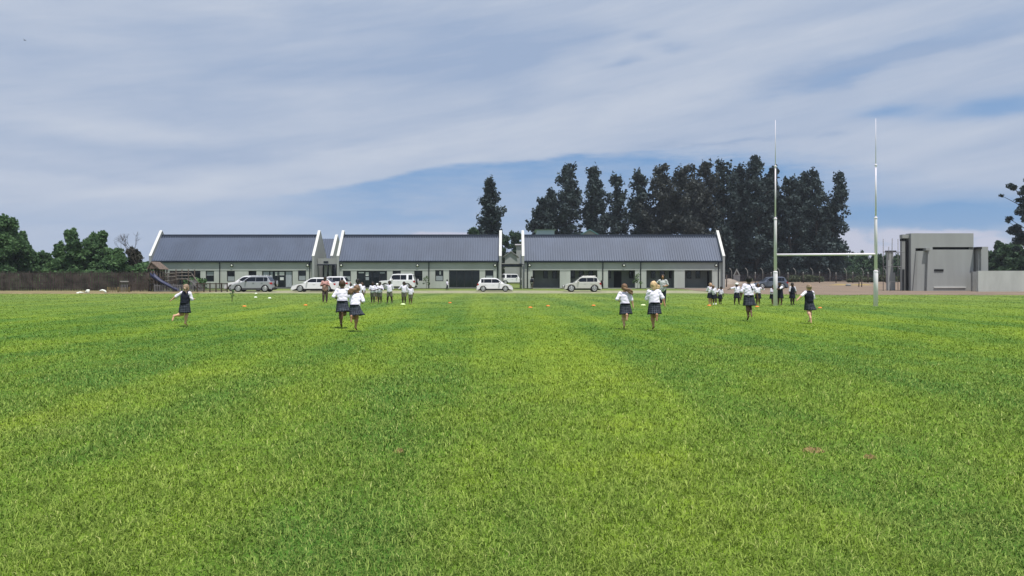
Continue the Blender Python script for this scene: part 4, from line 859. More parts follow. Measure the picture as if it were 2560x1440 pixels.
# ---------------------------------------------------------------- cars
def car(name, label, x0, x1, y, zg, H, paint, facing, style, wheels=(.19, .80), spare=False, Wd=1.76, group='cars parked in front of the blocks', clad=False, rim='rim', wr=.33, gz=None, bar=False):
    """car seen side-on between x0 (left) and x1 (right); facing -1 = nose to the left"""
    L = x1 - x0; r = empty(name, ((x0 + x1) / 2, y, zg), label, 'car', group)
    hh = {'suv': .645, 'hatch': .63, 'sedan': .65, 'offroad': .615}[style] * H
    g0 = .24 if style in ('suv', 'offroad') else .17
    T = lambda u: (u - .5) * L if facing < 0 else (.5 - u) * L            # u = 0 at the nose
    P_ = {'suv':     [(.00, .34), (.012, .60), (.035, .72), (.09, .80), (.20, .88), (.27, .93), (.33, .99)],
          'offroad': [(.00, .34), (.008, .62), (.02, .84), (.08, .90), (.27, .95), (.33, .99)],
          'hatch':   [(.00, .32), (.012, .56), (.04, .70), (.10, .79), (.20, .88), (.26, .94), (.33, .99)],
          'sedan':   [(.00, .30), (.010, .52), (.035, .64), (.10, .73), (.20, .82), (.27, .88), (.33, .97)]}[style]
    rear = {'suv': [(.93, 1.02), (.975, .92), (.99, .60), (1.0, .40)], 'offroad': [(.95, 1.0), (.985, .9), (.995, .55), (1.0, .4)],
            'hatch': [(.94, 1.02), (.975, .9), (.985, .6), (1.0, .44)], 'sedan': [(.86, 1.02), (.97, .98), (.99, .70), (1.0, .46)]}[style]
    pts = [(u, v * hh) for u, v in P_] + [(.60, hh)] + [(u, v * hh) for u, v in rear] + [(.985, g0)]
    R_ = wr * 1.13
    def arch(c):
        o_ = []
        for k in range(9):
            a = math.pi * k / 8; o_.append((c + math.cos(a) * R_ / L, max(g0, wr + math.sin(a) * R_ * .98 - .02)))
        return o_
    pts += arch(wheels[1]) + arch(wheels[0]) + [(.03, g0)]
    b = MB().prism([(T(u), z) for u, z in pts], -Wd / 2, Wd / 2, 'y'); bo = b.build('body', paint, r, bevel=.035)
    # greenhouse
    gh = {'suv': [(.255, .98), (.43, 1.60), (.50, 1.70), (.78, 1.71), (.87, 1.62), (.965, .99)], 'offroad': [(.29, .97), (.375, 1.60), (.41, 1.67), (.88, 1.70), (.93, 1.64), (.985, .97)],
          'hatch': [(.235, .95), (.42, 1.55), (.50, 1.655), (.80, 1.665), (.88, 1.60), (.965, .98)], 'sedan': [(.25, .97), (.43, 1.57), (.50, 1.655), (.68, 1.66), (.76, 1.60), (.91, 1.0)]}[style]
    top = max(v for _, v in gh); gh = [(u, hh * .96 + (v - .97) / (top - .97) * (H - hh * .96)) for u, v in gh]; zb = hh * .95; gh = [(gh[0][0] + .005, zb)] + gh[1:-1] + [(gh[-1][0], zb)]
    hw = lambda z: Wd / 2 * (.955 - .17 * max(0, (z - zb) / (H - zb)))
    n = len(gh); v = [(T(u), s_ * hw(z), z) for s_ in (-1, 1) for u, z in gh]
    MB().add(v, [tuple(range(n)), tuple(range(n, 2 * n))[::-1]] + [(i, (i + 1) % n, n + (i + 1) % n, n + i) for i in range(n)]).build('cabin', paint, r, bevel=.03)
    # glass: side windows split by pillars, windscreen, rear window
    def zt(u):
        for (a, za), (c, zc) in zip(gh[:-1], gh[1:]):
            if a <= u <= c and c > a: return za + (zc - za) * (u - a) / (c - a)
        return H
    ua, ub = gh[0][0], gh[-1][0]
    splits = {'suv': (.345, .60, .79, .885), 'offroad': (.355, .60, .765, .93), 'hatch': (.33, .585, .80, .88), 'sedan': (.33, .56, .77, .84)}[style]
    z_lo = hh * 1.02
    for s_ in (-1, 1):
        for a, c in zip(splits[:-1], splits[1:]):
            if style == 'offroad' and a == splits[2]: a += .05
            a_, c_ = a + .004, c - .004; k = 7; up, lo = [], []
            for i in range(k + 1):
                u = a_ + (c_ - a_) * i / k; zz = min(zt(u) - .085, H - .13)
                if zz > z_lo + .02: up.append((u, zz)); lo.append((u, z_lo))
            if len(up) < 2: continue
            poly = lo + up[::-1]; w = [(T(u), s_ * (hw(z) + .034 - .03), z) for u, z in poly]; w2 = [(x_, y_ + s_ * .006, z) for x_, y_, z in w]; m_ = len(poly)
            MB().add([(x_, y_ - s_ * .02, z) for x_, y_, z in w] + w2, [tuple(range(m_)), tuple(range(m_, 2 * m_))] + [(i, (i + 1) % m_, m_ + (i + 1) % m_, m_ + i) for i in range(m_)]).build('side_window', 'car_glass', r)
    def quad(name_, i0, i1, off):
        (ua_, za_), (ub_, zb_) = gh[i0], gh[i1]; a, c = .10, .90
        p = [(ua_ + (ub_ - ua_) * t_, za_ + (zb_ - za_) * t_) for t_ in (a, c)]; v = []
        for u, z in p:
            for s_ in (-1, 1): v.append((T(u + off), s_ * (hw(z) - .07), z + .012))
        v += [(x_ - (T(off) - T(0)) * 2, y_, z - .02) for x_, y_, z in v]
        MB().add(v, [(0, 1, 3, 2), (4, 5, 7, 6), (0, 2, 6, 4), (1, 3, 7, 5), (0, 1, 5, 4), (2, 3, 7, 6)]).build(name_, 'car_glass', r)
    quad('windscreen', 0, 1, -.003); quad('rear_window', n - 1, n - 2, .003)
    # doors as slightly raised skins with handles
    dz0 = g0 + .16
    d1 = wheels[0] + R_ / L + .03; d3 = wheels[1] - (R_ / L) * .3
    for s_ in (-1, 1):
        for a, c, cut in ((d1, splits[1] - .004, 0), (splits[1] + .004, d3, 1)):
            lo_c = wheels[1] - R_ / L - .012
            poly = [(a, dz0), (min(c, lo_c), dz0)] + ([(c, wr + R_ * 1.02)] if cut and c > lo_c else []) + [(c, hh - .035), (a, hh - .04)]
            y0_, y1_ = sorted((s_ * (Wd / 2 + .001), s_ * (Wd / 2 + .013)))
            d_ = MB().prism([(T(u), z) for u, z in poly], y0_, y1_, 'y').build('door', paint, r)
            uh = c - .045; y0_, y1_ = sorted((s_ * (Wd / 2 + .015), s_ * (Wd / 2 + .045))); xa_, xb_ = sorted((T(uh - .02), T(uh + .02)))
            MB().box(xa_, xb_, y0_, y1_, hh - .17, hh - .14).build('handle', 'trim' if clad else paint, d_)
        # mirror
        xm = T(splits[0] + .03); MB().box(xm - .09, xm + .05, *sorted((s_ * (Wd / 2 - .05), s_ * (Wd / 2 + .17))), hh * .99, hh * .99 + .14).build('mirror', 'trim' if clad else paint, r, bevel=.02)
        # sill / cladding
        xa_, xb_ = sorted((T(wheels[0] + R_ / L + .004), T(wheels[1] - R_ / L - .004)))
        MB().box(xa_, xb_, *sorted((s_ * (Wd / 2 - .06), s_ * (Wd / 2 + .016))), g0 - .02, g0 + (.15 if clad else .06)).build('sill', 'cladding' if clad else 'trim', r)
        # wheels
        for wc in wheels:
            yc = s_ * (Wd / 2 - .11)
            w_ = MB().lathe([(wr * .62, -.095), (wr * .9, -.10), (wr, -.07), (wr, .07), (wr * .9, .10), (wr * .62, .095)], 20, 'y', (T(wc), yc, wr)).build('wheel', 'rubber', r)
            rb = MB(); ys_ = yc + s_ * .098
            rb.lathe([(wr * .72, s_ * -.006), (wr * .72, s_ * .006), (wr * .60, s_ * .014), (wr * .60, s_ * -.02)], 20, 'y', (T(wc), ys_, wr))
            for k in range(5):
                a = k * 2 * math.pi / 5 + .3; c_, s2 = math.cos(a), math.sin(a); q_ = wr * .12
                v = [(T(wc) + c_ * rr_ - s2 * t_ * q_ * (1.6 if rr_ > .05 else .9), ys_ + yy_, wr + s2 * rr_ + c_ * t_ * q_ * (1.6 if rr_ > .05 else .9)) for rr_ in (.02, wr * .64) for t_ in (-1, 1) for yy_ in (s_ * .003, s_ * .014)]
                rb.add(v, [(0, 1, 3, 2), (4, 5, 7, 6), (0, 1, 5, 4), (2, 3, 7, 6), (1, 3, 7, 5), (0, 2, 6, 4)])
            rb.lathe([(wr * .16, s_ * -.01), (wr * .16, s_ * .018), (.01, s_ * .02)], 10, 'y', (T(wc), ys_, wr)); rb.build('rim', rim, w_)
            MB().lathe([(wr * .64, s_ * -.012), (wr * .64, s_ * -.001)], 16, 'y', (T(wc), ys_, wr)).build('brake_disc', 'rim_dark', w_)
        # lamps
        ya, yb_ = sorted((s_ * (Wd / 2 - .28), s_ * (Wd / 2 + .010)))
        xa_, xb_ = sorted((T(.012), T(.085))); MB().prism([(T(.012), hh * .60), (T(.085), hh * .70), (T(.11), hh * .785), (T(.045), hh * .715)], ya, yb_, 'y').build('headlight', 'lamp_clear', r)
        ru = rear[1][0]; MB().prism([(T(ru - .045), hh * .90), (T(ru + .004), hh * .93), (T(ru + .014), hh * .74), (T(ru - .02), hh * .72)], ya, yb_, 'y').build('taillight', 'lamp_red', r)
    for nm, u0, u1 in (('front_bumper', -.006, .03), ('rear_bumper', .965, 1.006)):
        xa_, xb_ = sorted((T(u0), T(u1))); MB().box(xa_, xb_, -Wd / 2 + .06, Wd / 2 - .06, g0 - .01, g0 + .19).build(nm, 'trim' if clad or style == 'offroad' else paint, r, bevel=.03)
    MB().box(*sorted((T(-.002), T(-.009))), -.45, .45, hh * .42, hh * .54).build('grille', 'trim', r)
    MB().box(*sorted((T(1.001), T(1.008))), -.26, .26, hh * .52, hh * .64).build('number_plate', 'number_plate', r)
    MB().box(*sorted((T(.03), T(.97))), -Wd / 2 + .12, Wd / 2 - .12, g0 - .05, g0 + .25).build('underbody', 'dark', r)
    if spare:
        xc = T(1.0) + (.13 if facing < 0 else -.13)
        w_ = MB().lathe([(wr * .5, -.10), (wr * .92, -.10), (wr, -.06), (wr, .06), (wr * .92, .10), (wr * .5, .10)], 20, 'x', (xc, .05, hh * .82)).build('spare_wheel', 'rubber', r)
        MB().lathe([(wr * .84, -.02), (wr * .84, .04), (wr * .7, .07), (.02, .075)] if facing < 0 else [(.02, -.075), (wr * .7, -.07), (wr * .84, -.04), (wr * .84, .02)], 18, 'x', (xc + (.065 if facing < 0 else -.065), .05, hh * .82)).build('cover', paint, w_)
    if bar:
        MB().tube([(T(-.02), -.6, g0 + .05), (T(-.035), -.6, g0 + .42), (T(-.035), .6, g0 + .42), (T(-.02), .6, g0 + .05)], .035, 7).tube([(T(.0), -.3, g0 + .1), (T(-.035), -.3, g0 + .40)], .03, 6).tube([(T(.0), .3, g0 + .1), (T(-.035), .3, g0 + .40)], .03, 6).build('bull_bar', 'rim', r)
    if style in ('suv', 'offroad'):
        for s_ in (-1, 1): MB().tube([(T(.48), s_ * Wd * .36, H + .0), (T(.50), s_ * Wd * .36, H + .04), (T(.84), s_ * Wd * .36, H + .045), (T(.86), s_ * Wd * .36, H)], .016, 5).build('roof_rail', 'rim_dark', r)
    return r
def cz(y): return float(hgt(0, y)) + .035
Yc = 78.6; s = F / Yc
car('parked_car', 'silver compact car with a spare wheel on its tail, parked before a white one', PX(583.5, Yc), PX(687, Yc), Yc, cz(Yc), 1.62, 'car_silver', -1, 'suv', (.185, .825), True, clad=True, wr=.35)
Yc = 81.6; car('parked_car', 'white car almost hidden behind the silver compact car', PX(567, Yc), PX(673, Yc), Yc, cz(Yc), 1.63, 'car_white', -1, 'suv', (.18, .80), wr=.34)
Yc = 78.8; car('parked_car', 'white sedan parked facing left behind the woman in trousers', PX(733, Yc), PX(846, Yc), Yc, cz(Yc), 1.46, 'car_white', -1, 'sedan', (.20, .80))
Yc = 83.2; car('parked_car', 'white hatchback behind the white sedan, partly hidden by the two close runners', PX(779, Yc), PX(874, Yc), Yc, cz(Yc), 1.56, 'car_white', -1, 'hatch', (.19, .81))
Yc = 88.4; car('parked_car', 'big white off-road car with spare wheel, parked behind the line of boys', PX(949, Yc), PX(1040, Yc), Yc, cz(Yc) + .02, 1.80, 'car_white', -1, 'offroad', (.19, .78), True, wr=.37, Wd=1.85)
Yc = 79.4; car('parked_car', 'white hatchback parked facing right before the open canopy', PX(1192.5, Yc), PX(1282, Yc), Yc, cz(Yc), 1.42, 'car_white', 1, 'hatch', (.205, .82), wr=.30, Wd=1.66)
Yc = 128.0; car('parked_car', 'white estate car seen through the gap under the canopy', PX(1250, Yc), PX(1319, Yc), Yc, float(terr(Yc)), 1.80, 'car_white', 1, 'offroad', (.20, .80), wr=.37)
Yc = 78.8; car('parked_car', 'pale cream off-road car with front bull bar, parked before the right block', PX(1410, Yc), PX(1502, Yc), Yc, cz(Yc), 1.55, 'car_cream', -1, 'suv', (.185, .805), True, wr=.36, bar=True)
Yc = 91.0; car('parked_car', 'grey blue hatchback parked on the dirt behind the left goal post', PX(1885, Yc), PX(1965, Yc), Yc, float(terr(Yc)) + .05, 1.46, 'car_grey', -1, 'hatch', (.19, .81), wr=.32)
# ---------------------------------------------------------------- people
def surface_net(val, org, h):
    """naive surface nets on a grid of signed distances -> vertices, quads"""
    nx, ny, nz = val.shape; ins = val < 0
    acc = np.zeros((nx - 1, ny - 1, nz - 1, 3), np.float32); cnt = np.zeros((nx - 1, ny - 1, nz - 1), np.float32)
    def cut(a, b): return a / (a - b)
    for ax in range(3):
        s0 = [slice(None)] * 3; s1 = [slice(None)] * 3; s0[ax] = slice(0, -1); s1[ax] = slice(1, None)
        a, b = val[tuple(s0)], val[tuple(s1)]; m = (a < 0) != (b < 0); idx = np.argwhere(m)
        if not len(idx): continue
        t_ = (a[m] / (a[m] - b[m])); p = idx.astype(np.float32); p[:, ax] += t_
        o1, o2 = [q for q in range(3) if q != ax]
        for d1 in (0, -1):
            for d2 in (0, -1):
                c = idx.copy(); c[:, o1] += d1; c[:, o2] += d2
                ok = np.all(c >= 0, 1) & (c[:, 0] < nx - 1) & (c[:, 1] < ny - 1) & (c[:, 2] < nz - 1); c = c[ok]
                np.add.at(acc, (c[:, 0], c[:, 1], c[:, 2]), p[ok]); np.add.at(cnt, (c[:, 0], c[:, 1], c[:, 2]), 1)
    has = cnt > 0; vid = -np.ones(has.shape, np.int64); vid[has] = np.arange(has.sum())
    v = acc[has] / cnt[has][:, None] * h + org; q = []
    for ax in range(3):
        o1, o2 = [(1, 2), (2, 0), (0, 1)][ax]
        s0 = [slice(None)] * 3; s1 = [slice(None)] * 3; s0[ax] = slice(0, -1); s1[ax] = slice(1, None)
        a, b = ins[tuple(s0)], ins[tuple(s1)]; idx = np.argwhere(a != b); fl = a[a != b]
        ok = (idx[:, o1] > 0) & (idx[:, o2] > 0); idx, fl = idx[ok], fl[ok]
        ok = np.ones(len(idx), bool)
        for d in range(3): ok &= idx[:, d] < has.shape[d]
        idx, fl = idx[ok], fl[ok]
        def g(d1, d2): c = idx.copy(); c[:, o1] += d1; c[:, o2] += d2; return vid[c[:, 0], c[:, 1], c[:, 2]]
        f = np.stack([g(-1, -1), g(0, -1), g(0, 0), g(-1, 0)], 1); f[~fl] = f[~fl][:, ::-1]; q.append(f)
    return v, np.concatenate(q)
class SDF:
    """capsules and ellipsoids blended into one skin"""
    def __init__(s): s.p = []
    def cap(s, a, b, ra, rb, fl=1.0, ax=(0, 1, 0), sub=False): s.p.append(('c', np.array(a, float), np.array(b, float), ra, rb, fl, np.array(ax, float), sub)); return s
    def ell(s, c, r, sub=False): s.p.append(('e', np.array(c, float), np.array(r, float), max(r), max(r), 1, None, sub)); return s
    def mesh(s, h=.012, k=.02, wrinkle=0.0, seed=0):
        lo = np.min([np.minimum(p[1], p[2] if p[0] == 'c' else p[1]) - max(p[3], p[4]) for p in s.p if not p[7]], 0) - 3 * h - .02
        hi = np.max([np.maximum(p[1], p[2] if p[0] == 'c' else p[1]) + max(p[3], p[4]) for p in s.p if not p[7]], 0) + 3 * h + .02
        n = np.ceil((hi - lo) / h).astype(int) + 1; val = np.full(n, .3, np.float32)
        axs = [lo[i] + np.arange(n[i]) * h for i in range(3)]
        for typ, a, b, ra, rb, fl, fx, sub in s.p:
            m = max(ra, rb) + .06; e1 = np.minimum(a, b if typ == 'c' else a) - m; e2 = np.maximum(a, b if typ == 'c' else a) + m
            i0 = np.clip(((e1 - lo) / h).astype(int), 0, n); i1 = np.clip(((e2 - lo) / h).astype(int) + 2, 0, n)
            if np.any(i1 <= i0): continue
            G = np.stack(np.meshgrid(*[axs[i][i0[i]:i1[i]] for i in range(3)], indexing='ij'), -1)
            if typ == 'c':
                ab = b - a; t_ = np.clip(((G - a) @ ab) / max(ab @ ab, 1e-9), 0, 1); d = G - a - t_[..., None] * ab
                if fl != 1: d = d + (d @ fx)[..., None] * fx * (fl - 1)
                D_ = np.linalg.norm(d, axis=-1) - (ra + (rb - ra) * t_)
            else: q = (G - a) / b; D_ = (np.linalg.norm(q, axis=-1) - 1) * min(b)
            sl_ = tuple(slice(i0[i], i1[i]) for i in range(3)); V = val[sl_]
            if sub: val[sl_] = np.maximum(V, -D_)
            else:
                hh_ = np.clip(.5 + .5 * (V - D_) / k, 0, 1); val[sl_] = V * (1 - hh_) + D_ * hh_ - k * hh_ * (1 - hh_)
        if wrinkle:
            G = np.meshgrid(*axs, indexing='ij'); val += wrinkle * (np.sin(G[0] * 45 + np.sin(G[2] * 30 + seed) * 2.2 + G[2] * 26 * math.cos(seed)) * .6 + np.sin(G[2] * 60 + G[0] * 25 * math.sin(seed * 2) + G[1] * 20) * .5)
        return surface_net(val, lo, h)
def norm(v): v = np.array(v, float); return v / np.linalg.norm(v)
def person(px, row, Hm, label, yaw=0, legs='stand', arms=('down', 'down'), top='shirt', bottom='skirt', hair='short', hair_m='hair_black', skin='skin_brown', lean=(0, 0), head=(0, 0), group='pupils', vest=False, hi=False, flow=(0, 0), cap=False, extra=None, adult=False, tie=False, socks=None, bend=0.0, D=None):
    """row = photo row of the lowest foot; yaw 0 = back to the camera (facing away), 180 = facing the camera"""
    if D is None: g0 = gp(px, row); gx_, gy_, gz_ = g0
    else: gx_, gy_ = PX(px, D), D; gz_ = float(hgt(gx_, gy_)) + .05
    r = empty('person', (gx_, gy_, gz_ + (.03 if gy_ < 73 else 0)), label, 'person', group, rz=-R(yaw)); H = Hm * (.925 if adult else .905 if D is None else 1)
    kid = not adult; HD = .072 if kid else .062                    # head radius as a share of height
    # ---- skeleton, in body space: x right, y forward, z up, height 1
    pel = np.array([0, 0, 0.0]); tdir = norm((lean[0], lean[1] + bend, 1)); che = pel + tdir * .205; nek = pel + tdir * .325
    nd = norm((lean[0] * .5 + head[0], lean[1] * .4 + bend * .5 + head[1], 1)); skl = nek + nd * .105
    rt = norm(np.cross((0, 1, 0), tdir) if abs(bend) < 9 else (1, 0, 0)); rt = norm(rt * np.sign(rt[0] or 1))
    sw = .106 if kid else .108; fw = norm(np.cross(tdir, rt)); fw = fw * np.sign(fw[1])
    sh = {-1: che + tdir * .085 - rt * sw, 1: che + tdir * .085 + rt * sw}; hip = {-1: pel + np.array([-.05, 0, -.01]), 1: pel + np.array([.05, 0, -.01])}
    A = {'down': ((.22, .02, -1), (.08, .15, -1)), 'akimbo': ((.8, -.15, -.75), (-.75, .3, -.35)), 'crossed': ((.35, .25, -1), (-1, .75, .30)), 'chest': ((.5, .2, -.9), (-1, .6, .55)),
         'run_fwd': ((.30, .12, -1), (-.22, .95, .02)), 'run_back': ((.40, -.75, -.65), (.10, .10, -1)), 'run_bent': ((.48, -.42, -.85), (-.35, .85, -.30)), 'out_low': ((.85, -.25, -.55), (.80, -.15, -.62)),
         'eyes': ((.75, .35, -.30), (-.75, .35, .75)), 'behind': ((.3, -.4, -.9), (-.7, -.35, -.5)), 'pole': ((.2, .8, -.35), (.0, .95, -.1)), 'out': ((.95, .1, -.25), (.95, .1, -.3)), 'hang': ((.45, -.15, -.9), (.18, -.05, -1)), 'clasp': ((.4, .1, -1), (-.7, .55, -.2))}
    Lg = {'stand': ((.03, 0, -1), (.0, -.02, -1), (0, 1, -.15)), 'wide': ((.16, 0, -1), (.10, -.03, -1), (.15, 1, -.15)), 'push': ((-.04, -.16, -1), (-.05, -.10, -1), (0, .75, -.62)), 'plant': ((-.05, .10, -1), (-.07, -.18, -1), (0, .9, -.4)),
          'up': ((-.02, .12, -1), (-.10, -.97, .18), (-.02, -.10, -1)), 'up_low': ((-.02, .30, -1), (-.14, -.88, -.50), (-.02, -.55, -.9)), 'up_out': ((.10, .05, -1), (.55, -.85, -.15), (.12, -.45, -1)),
          'back': ((0, -.20, -1), (.04, -.62, -.8), (0, -.25, -1)), 'walk_f': ((.02, .25, -1), (.02, .02, -1), (0, 1, .0)), 'walk_b': ((.02, -.16, -1), (.02, -.42, -1), (0, .7, -.7))}
    lg = {'stand': ('stand', 'stand'), 'wide': ('wide', 'wide'), 'run_r': ('plant', 'up'), 'run_l': ('up', 'plant'), 'run_lo': ('up_out', 'plant'), 'run_low_r': ('push', 'up_low'), 'trot': ('back', 'plant'), 'walk': ('walk_b', 'walk_f'), 'cross': ('stand', 'walk_f')}[legs]
    J = {}; low = 9
    for s_, nm in ((-1, lg[0]), (1, lg[1])):
        a, b, c = Lg[nm]; f = lambda q: norm((q[0] * s_, q[1], q[2])); kn = hip[s_] + f(a) * .235; an = kn + f(b) * .222; heel = an - f(c) * .02 + np.array([0, 0, -.012]) ; toe = an + f(c) * .105 + np.array([0, 0, -.016])
        J[s_] = (kn, an, heel, toe); low = min(low, toe[2] - .016, an[2] - .035, heel[2] - .02)
    off = np.array([0, 0, -low]); mv = lambda q: (q + off) * H
    arm = {}
    for s_, nm in ((-1, arms[0]), (1, arms[1])):
        a, b = A[nm] if isinstance(nm, str) else nm; f = lambda q: norm((q[0] * s_, q[1], q[2])); el_ = sh[s_] + f(a) * .165; wr_ = el_ + f(b) * .135; arm[s_] = (el_, wr_, f(b))
    pel, che, nek, skl = mv(pel), mv(che), mv(nek), mv(skl)
    for s_ in (-1, 1): sh[s_] = mv(sh[s_]); hip[s_] = mv(hip[s_]); J[s_] = tuple(mv(q) for q in J[s_]); arm[s_] = (mv(arm[s_][0]), mv(arm[s_][1]), arm[s_][2])
    # ---- body skin
    vox = .0095 if hi else .0125; B = SDF(); hr = HD * H
    B.cap(pel, che, .082 * H, .080 * H, 1.35, fw).cap(che, nek - tdir * .03 * H, .080 * H, .05 * H, 1.35, fw).cap(sh[-1], sh[1], .036 * H, .036 * H).cap(nek - tdir * .04 * H, skl - nd * .03 * H, .031 * H, .029 * H)
    fh = norm(fw + np.array([0, 0, head[1] * -.4])); B.ell(skl, (hr * .93, hr * 1.05, hr * 1.22)); B.cap(skl - nd * hr * .55 + fh * hr * .22, skl - nd * hr * .85 + fh * hr * .35, hr * .62, hr * .36)
    B.cap(skl + fh * hr * .95 - nd * hr * .05, skl + fh * hr * 1.12 - nd * hr * .34, hr * .10, hr * .17)          # nose
    for s_ in (-1, 1): B.ell(skl + rt * s_ * hr * .97 - nd * hr * .12, (hr * .12, hr * .22, hr * .30))
    for s_ in (-1, 1):
        kn, an, heel, toe = J[s_]; B.cap(hip[s_], kn, .058 * H, .042 * H); B.cap(kn, kn + (an - kn) * .35 - fw * .008 * H, .040 * H, .046 * H); B.cap(kn + (an - kn) * .35 - fw * .006 * H, an, .040 * H, .022 * H)
        B.cap(heel, toe, .023 * H, .019 * H, 1.2, norm(np.cross(toe - heel, rt)))
        el_, wr_, hd = arm[s_]; B.cap(sh[s_], el_, .031 * H, .025 * H); B.cap(el_, el_ + (wr_ - el_) * .3, .024 * H, .026 * H); B.cap(el_ + (wr_ - el_) * .3, wr_, .026 * H, .0165 * H)
        B.cap(wr_, wr_ + hd * .035 * H, .018 * H, .021 * H, 1.5, norm(np.cross(hd, (0, 1, .3))))
    v, q = B.mesh(vox, .022)
    # five fingers on each hand, as tapered bent tubes rooted in the palm, joined to the same body mesh
    fb = MB()
    for s_ in (-1, 1):
        el_, wr_, hd = arm[s_]; pn = norm(np.cross(hd, (0, 1, .3))); sd2 = norm(np.cross(hd, pn)); root = wr_ + hd * .045 * H; curl = pn * (-s_) * 1.0
        for k, ln in enumerate((.040, .046, .043, .034)):
            o_ = root + sd2 * (k - 1.5) * .0105 * H; m1 = o_ + hd * ln * .5 * H + curl * .004 * H; m2 = m1 + norm(hd + curl * .55) * ln * .5 * H
            fb.tube([o_ - hd * .015 * H, m1, m2], [.0062 * H, .0055 * H, .0042 * H], 5)
        o_ = wr_ + hd * .018 * H + sd2 * -.016 * H; fb.tube([o_, o_ + norm(hd - sd2 * 1.1) * .022 * H, o_ + norm(hd - sd2 * .6) * .042 * H], [.008 * H, .0068 * H, .0052 * H], 5)
    fv = np.array([tuple(c_) for c_ in fb.v]); nf = len(v); sizes = [4] * len(q) + [len(f_) for f_ in fb.f]
    flat = np.concatenate([q.ravel(), np.array([i + nf for f_ in fb.f for i in f_])])
    raw_mesh('body', np.concatenate([v, fv]), flat, sizes, skin, r, smooth=True)
    def cloth(S_, nm, m_, w=.0035, k=.025, seed=1.0):
        v, q = S_.mesh(vox, k, w, seed); return raw_mesh(nm, v, q, [4] * len(q), m_, r, smooth=True)
    sd_ = abs(px) * .013
    # ---- clothes
    wst = pel + tdir * .055 * H
    T_ = SDF().cap(wst - tdir * (.0 if bottom != 'trousers' else .04) * H, che, (.120 if not vest else .100) * H, .110 * H, 1.2, fw).cap(che, nek - tdir * .045 * H, .093 * H, .052 * H, 1.3, fw).cap(sh[-1], sh[1], .043 * H, .043 * H)
    for s_ in (-1, 1):
        el_, wr_, hd = arm[s_]; f_ = 1.0 if top in ('shirt',) else .9
        if extra == 'sleeveless': continue
        T_.cap(sh[s_], sh[s_] + (el_ - sh[s_]) * f_, .044 * H, .041 * H)
    cloth(T_, 'top' if top != 'shirt' else 'shirt', top, .0042 * H, seed=sd_)
    col = nek - tdir * .012 * H; MB().tube([tuple(col - tdir * .02 * H), tuple(col + tdir * .012 * H)], [.048 * H, .041 * H], 12, cap=False).build('collar', top, r)
    if vest:
        V = SDF().cap(wst - tdir * .05 * H, che, .118 * H, .121 * H, 1.12, fw).cap(che, nek - tdir * .05 * H, .121 * H, .066 * H, 1.15, fw).cap(sh[-1] * .82 + sh[1] * .18, sh[1] * .82 + sh[-1] * .18, .050 * H, .050 * H)
        cloth(V, 'vest', 'navy', .002 * H, seed=sd_)
    if tie:
        a = nek - fw * .03 * H + rt * .01 * H; e = che - fw * .086 * H + rt * .075 * H - tdir * .03 * H; MB().tube([tuple(a), tuple((a + e) / 2 - fw * .035 * H), tuple(e)], [.008 * H, .012 * H, .014 * H], 6).build('strap', 'navy', r)
    if bottom == 'skirt':
        n_, m_ = 64, 9; Ls = (.255 if kid else .3) * H; v = []; uvs = []
        for i in range(m_ + 1):
            t_ = i / m_; c_ = pel + np.array([0, 0, .05 * H]) * (1 - t_) - np.array([0, 0, Ls - .05 * H]) * t_ + (rt * flow[0] + fw * flow[1]) * H * .25 * t_ ** 1.7
            for j in range(n_):
                a = 2 * math.pi * j / n_; pl = 1 + .05 * t_ * math.sin(a * 12 + sd_ * 9) + .06 * t_ * math.sin(a * 3 + sd_ * 5)
                rx = (.118 + .030 * t_ ** .8) * H * pl; ry = (.092 + .044 * t_) * H * pl
                dv = rt * math.cos(a) * rx + np.array([0, 1, 0]) * math.sin(a) * ry
                fl_ = (flow[0] * math.cos(a) + flow[1] * math.sin(a)); v.append(c_ + dv * (1 + 3.2 * t_ * t_ * max(0, fl_) * (1 if flow[0] else 1)) + np.array([0, 0, max(0, fl_) * t_ * t_ * .35 * H]))
        f_ = [(i * n_ + j, i * n_ + (j + 1) % n_, (i + 1) * n_ + (j + 1) % n_, (i + 1) * n_ + j) for i in range(m_) for j in range(n_)]
        o_ = MB().add(v, f_, 0, True).build('skirt', 'plaid' if hi else 'navy', r)
        ul = o_.data.uv_layers.new(name='UVMap'); dat = np.zeros(len(o_.data.loops) * 2, np.float32); li = 0
        for p_ in o_.data.polygons:
            vs = [o_.data.loops[k_].vertex_index for k_ in p_.loop_indices]; js = [w_ % n_ for w_ in vs]; wrap = max(js) - min(js) > 2
            for k_, w_, j_ in zip(p_.loop_indices, vs, js): dat[k_ * 2] = (j_ + (n_ if wrap and j_ == 0 else 0)) / n_; dat[k_ * 2 + 1] = (w_ // n_) / m_
        ul.data.foreach_set('uv', dat); mo = o_.modifiers.new('cloth', 'SOLIDIFY'); mo.thickness = .006
        MB().tube([tuple(pel + np.array([0, 0, .035 * H])), tuple(pel + np.array([0, 0, .062 * H]))], [.117 * H, .114 * H], 16).build('waistband', 'navy', r)
    else:
        Q = SDF().cap(pel + tdir * .055 * H, pel - tdir * .01 * H, .090 * H, .094 * H, 1.2, fw)
        for s_ in (-1, 1):
            kn, an = J[s_][:2]
            if bottom == 'trousers': Q.cap(hip[s_], kn, .070 * H, .048 * H).cap(kn, an + (kn - an) * .06, .047 * H, .036 * H)
            else: Q.cap(hip[s_], hip[s_] + (kn - hip[s_]) * .72, .074 * H, .066 * H)
        cloth(Q, bottom, extra if bottom == 'trousers' and extra else ('khaki' if bottom == 'shorts' else 'jeans'), .0025 * H, seed=sd_ + 1)
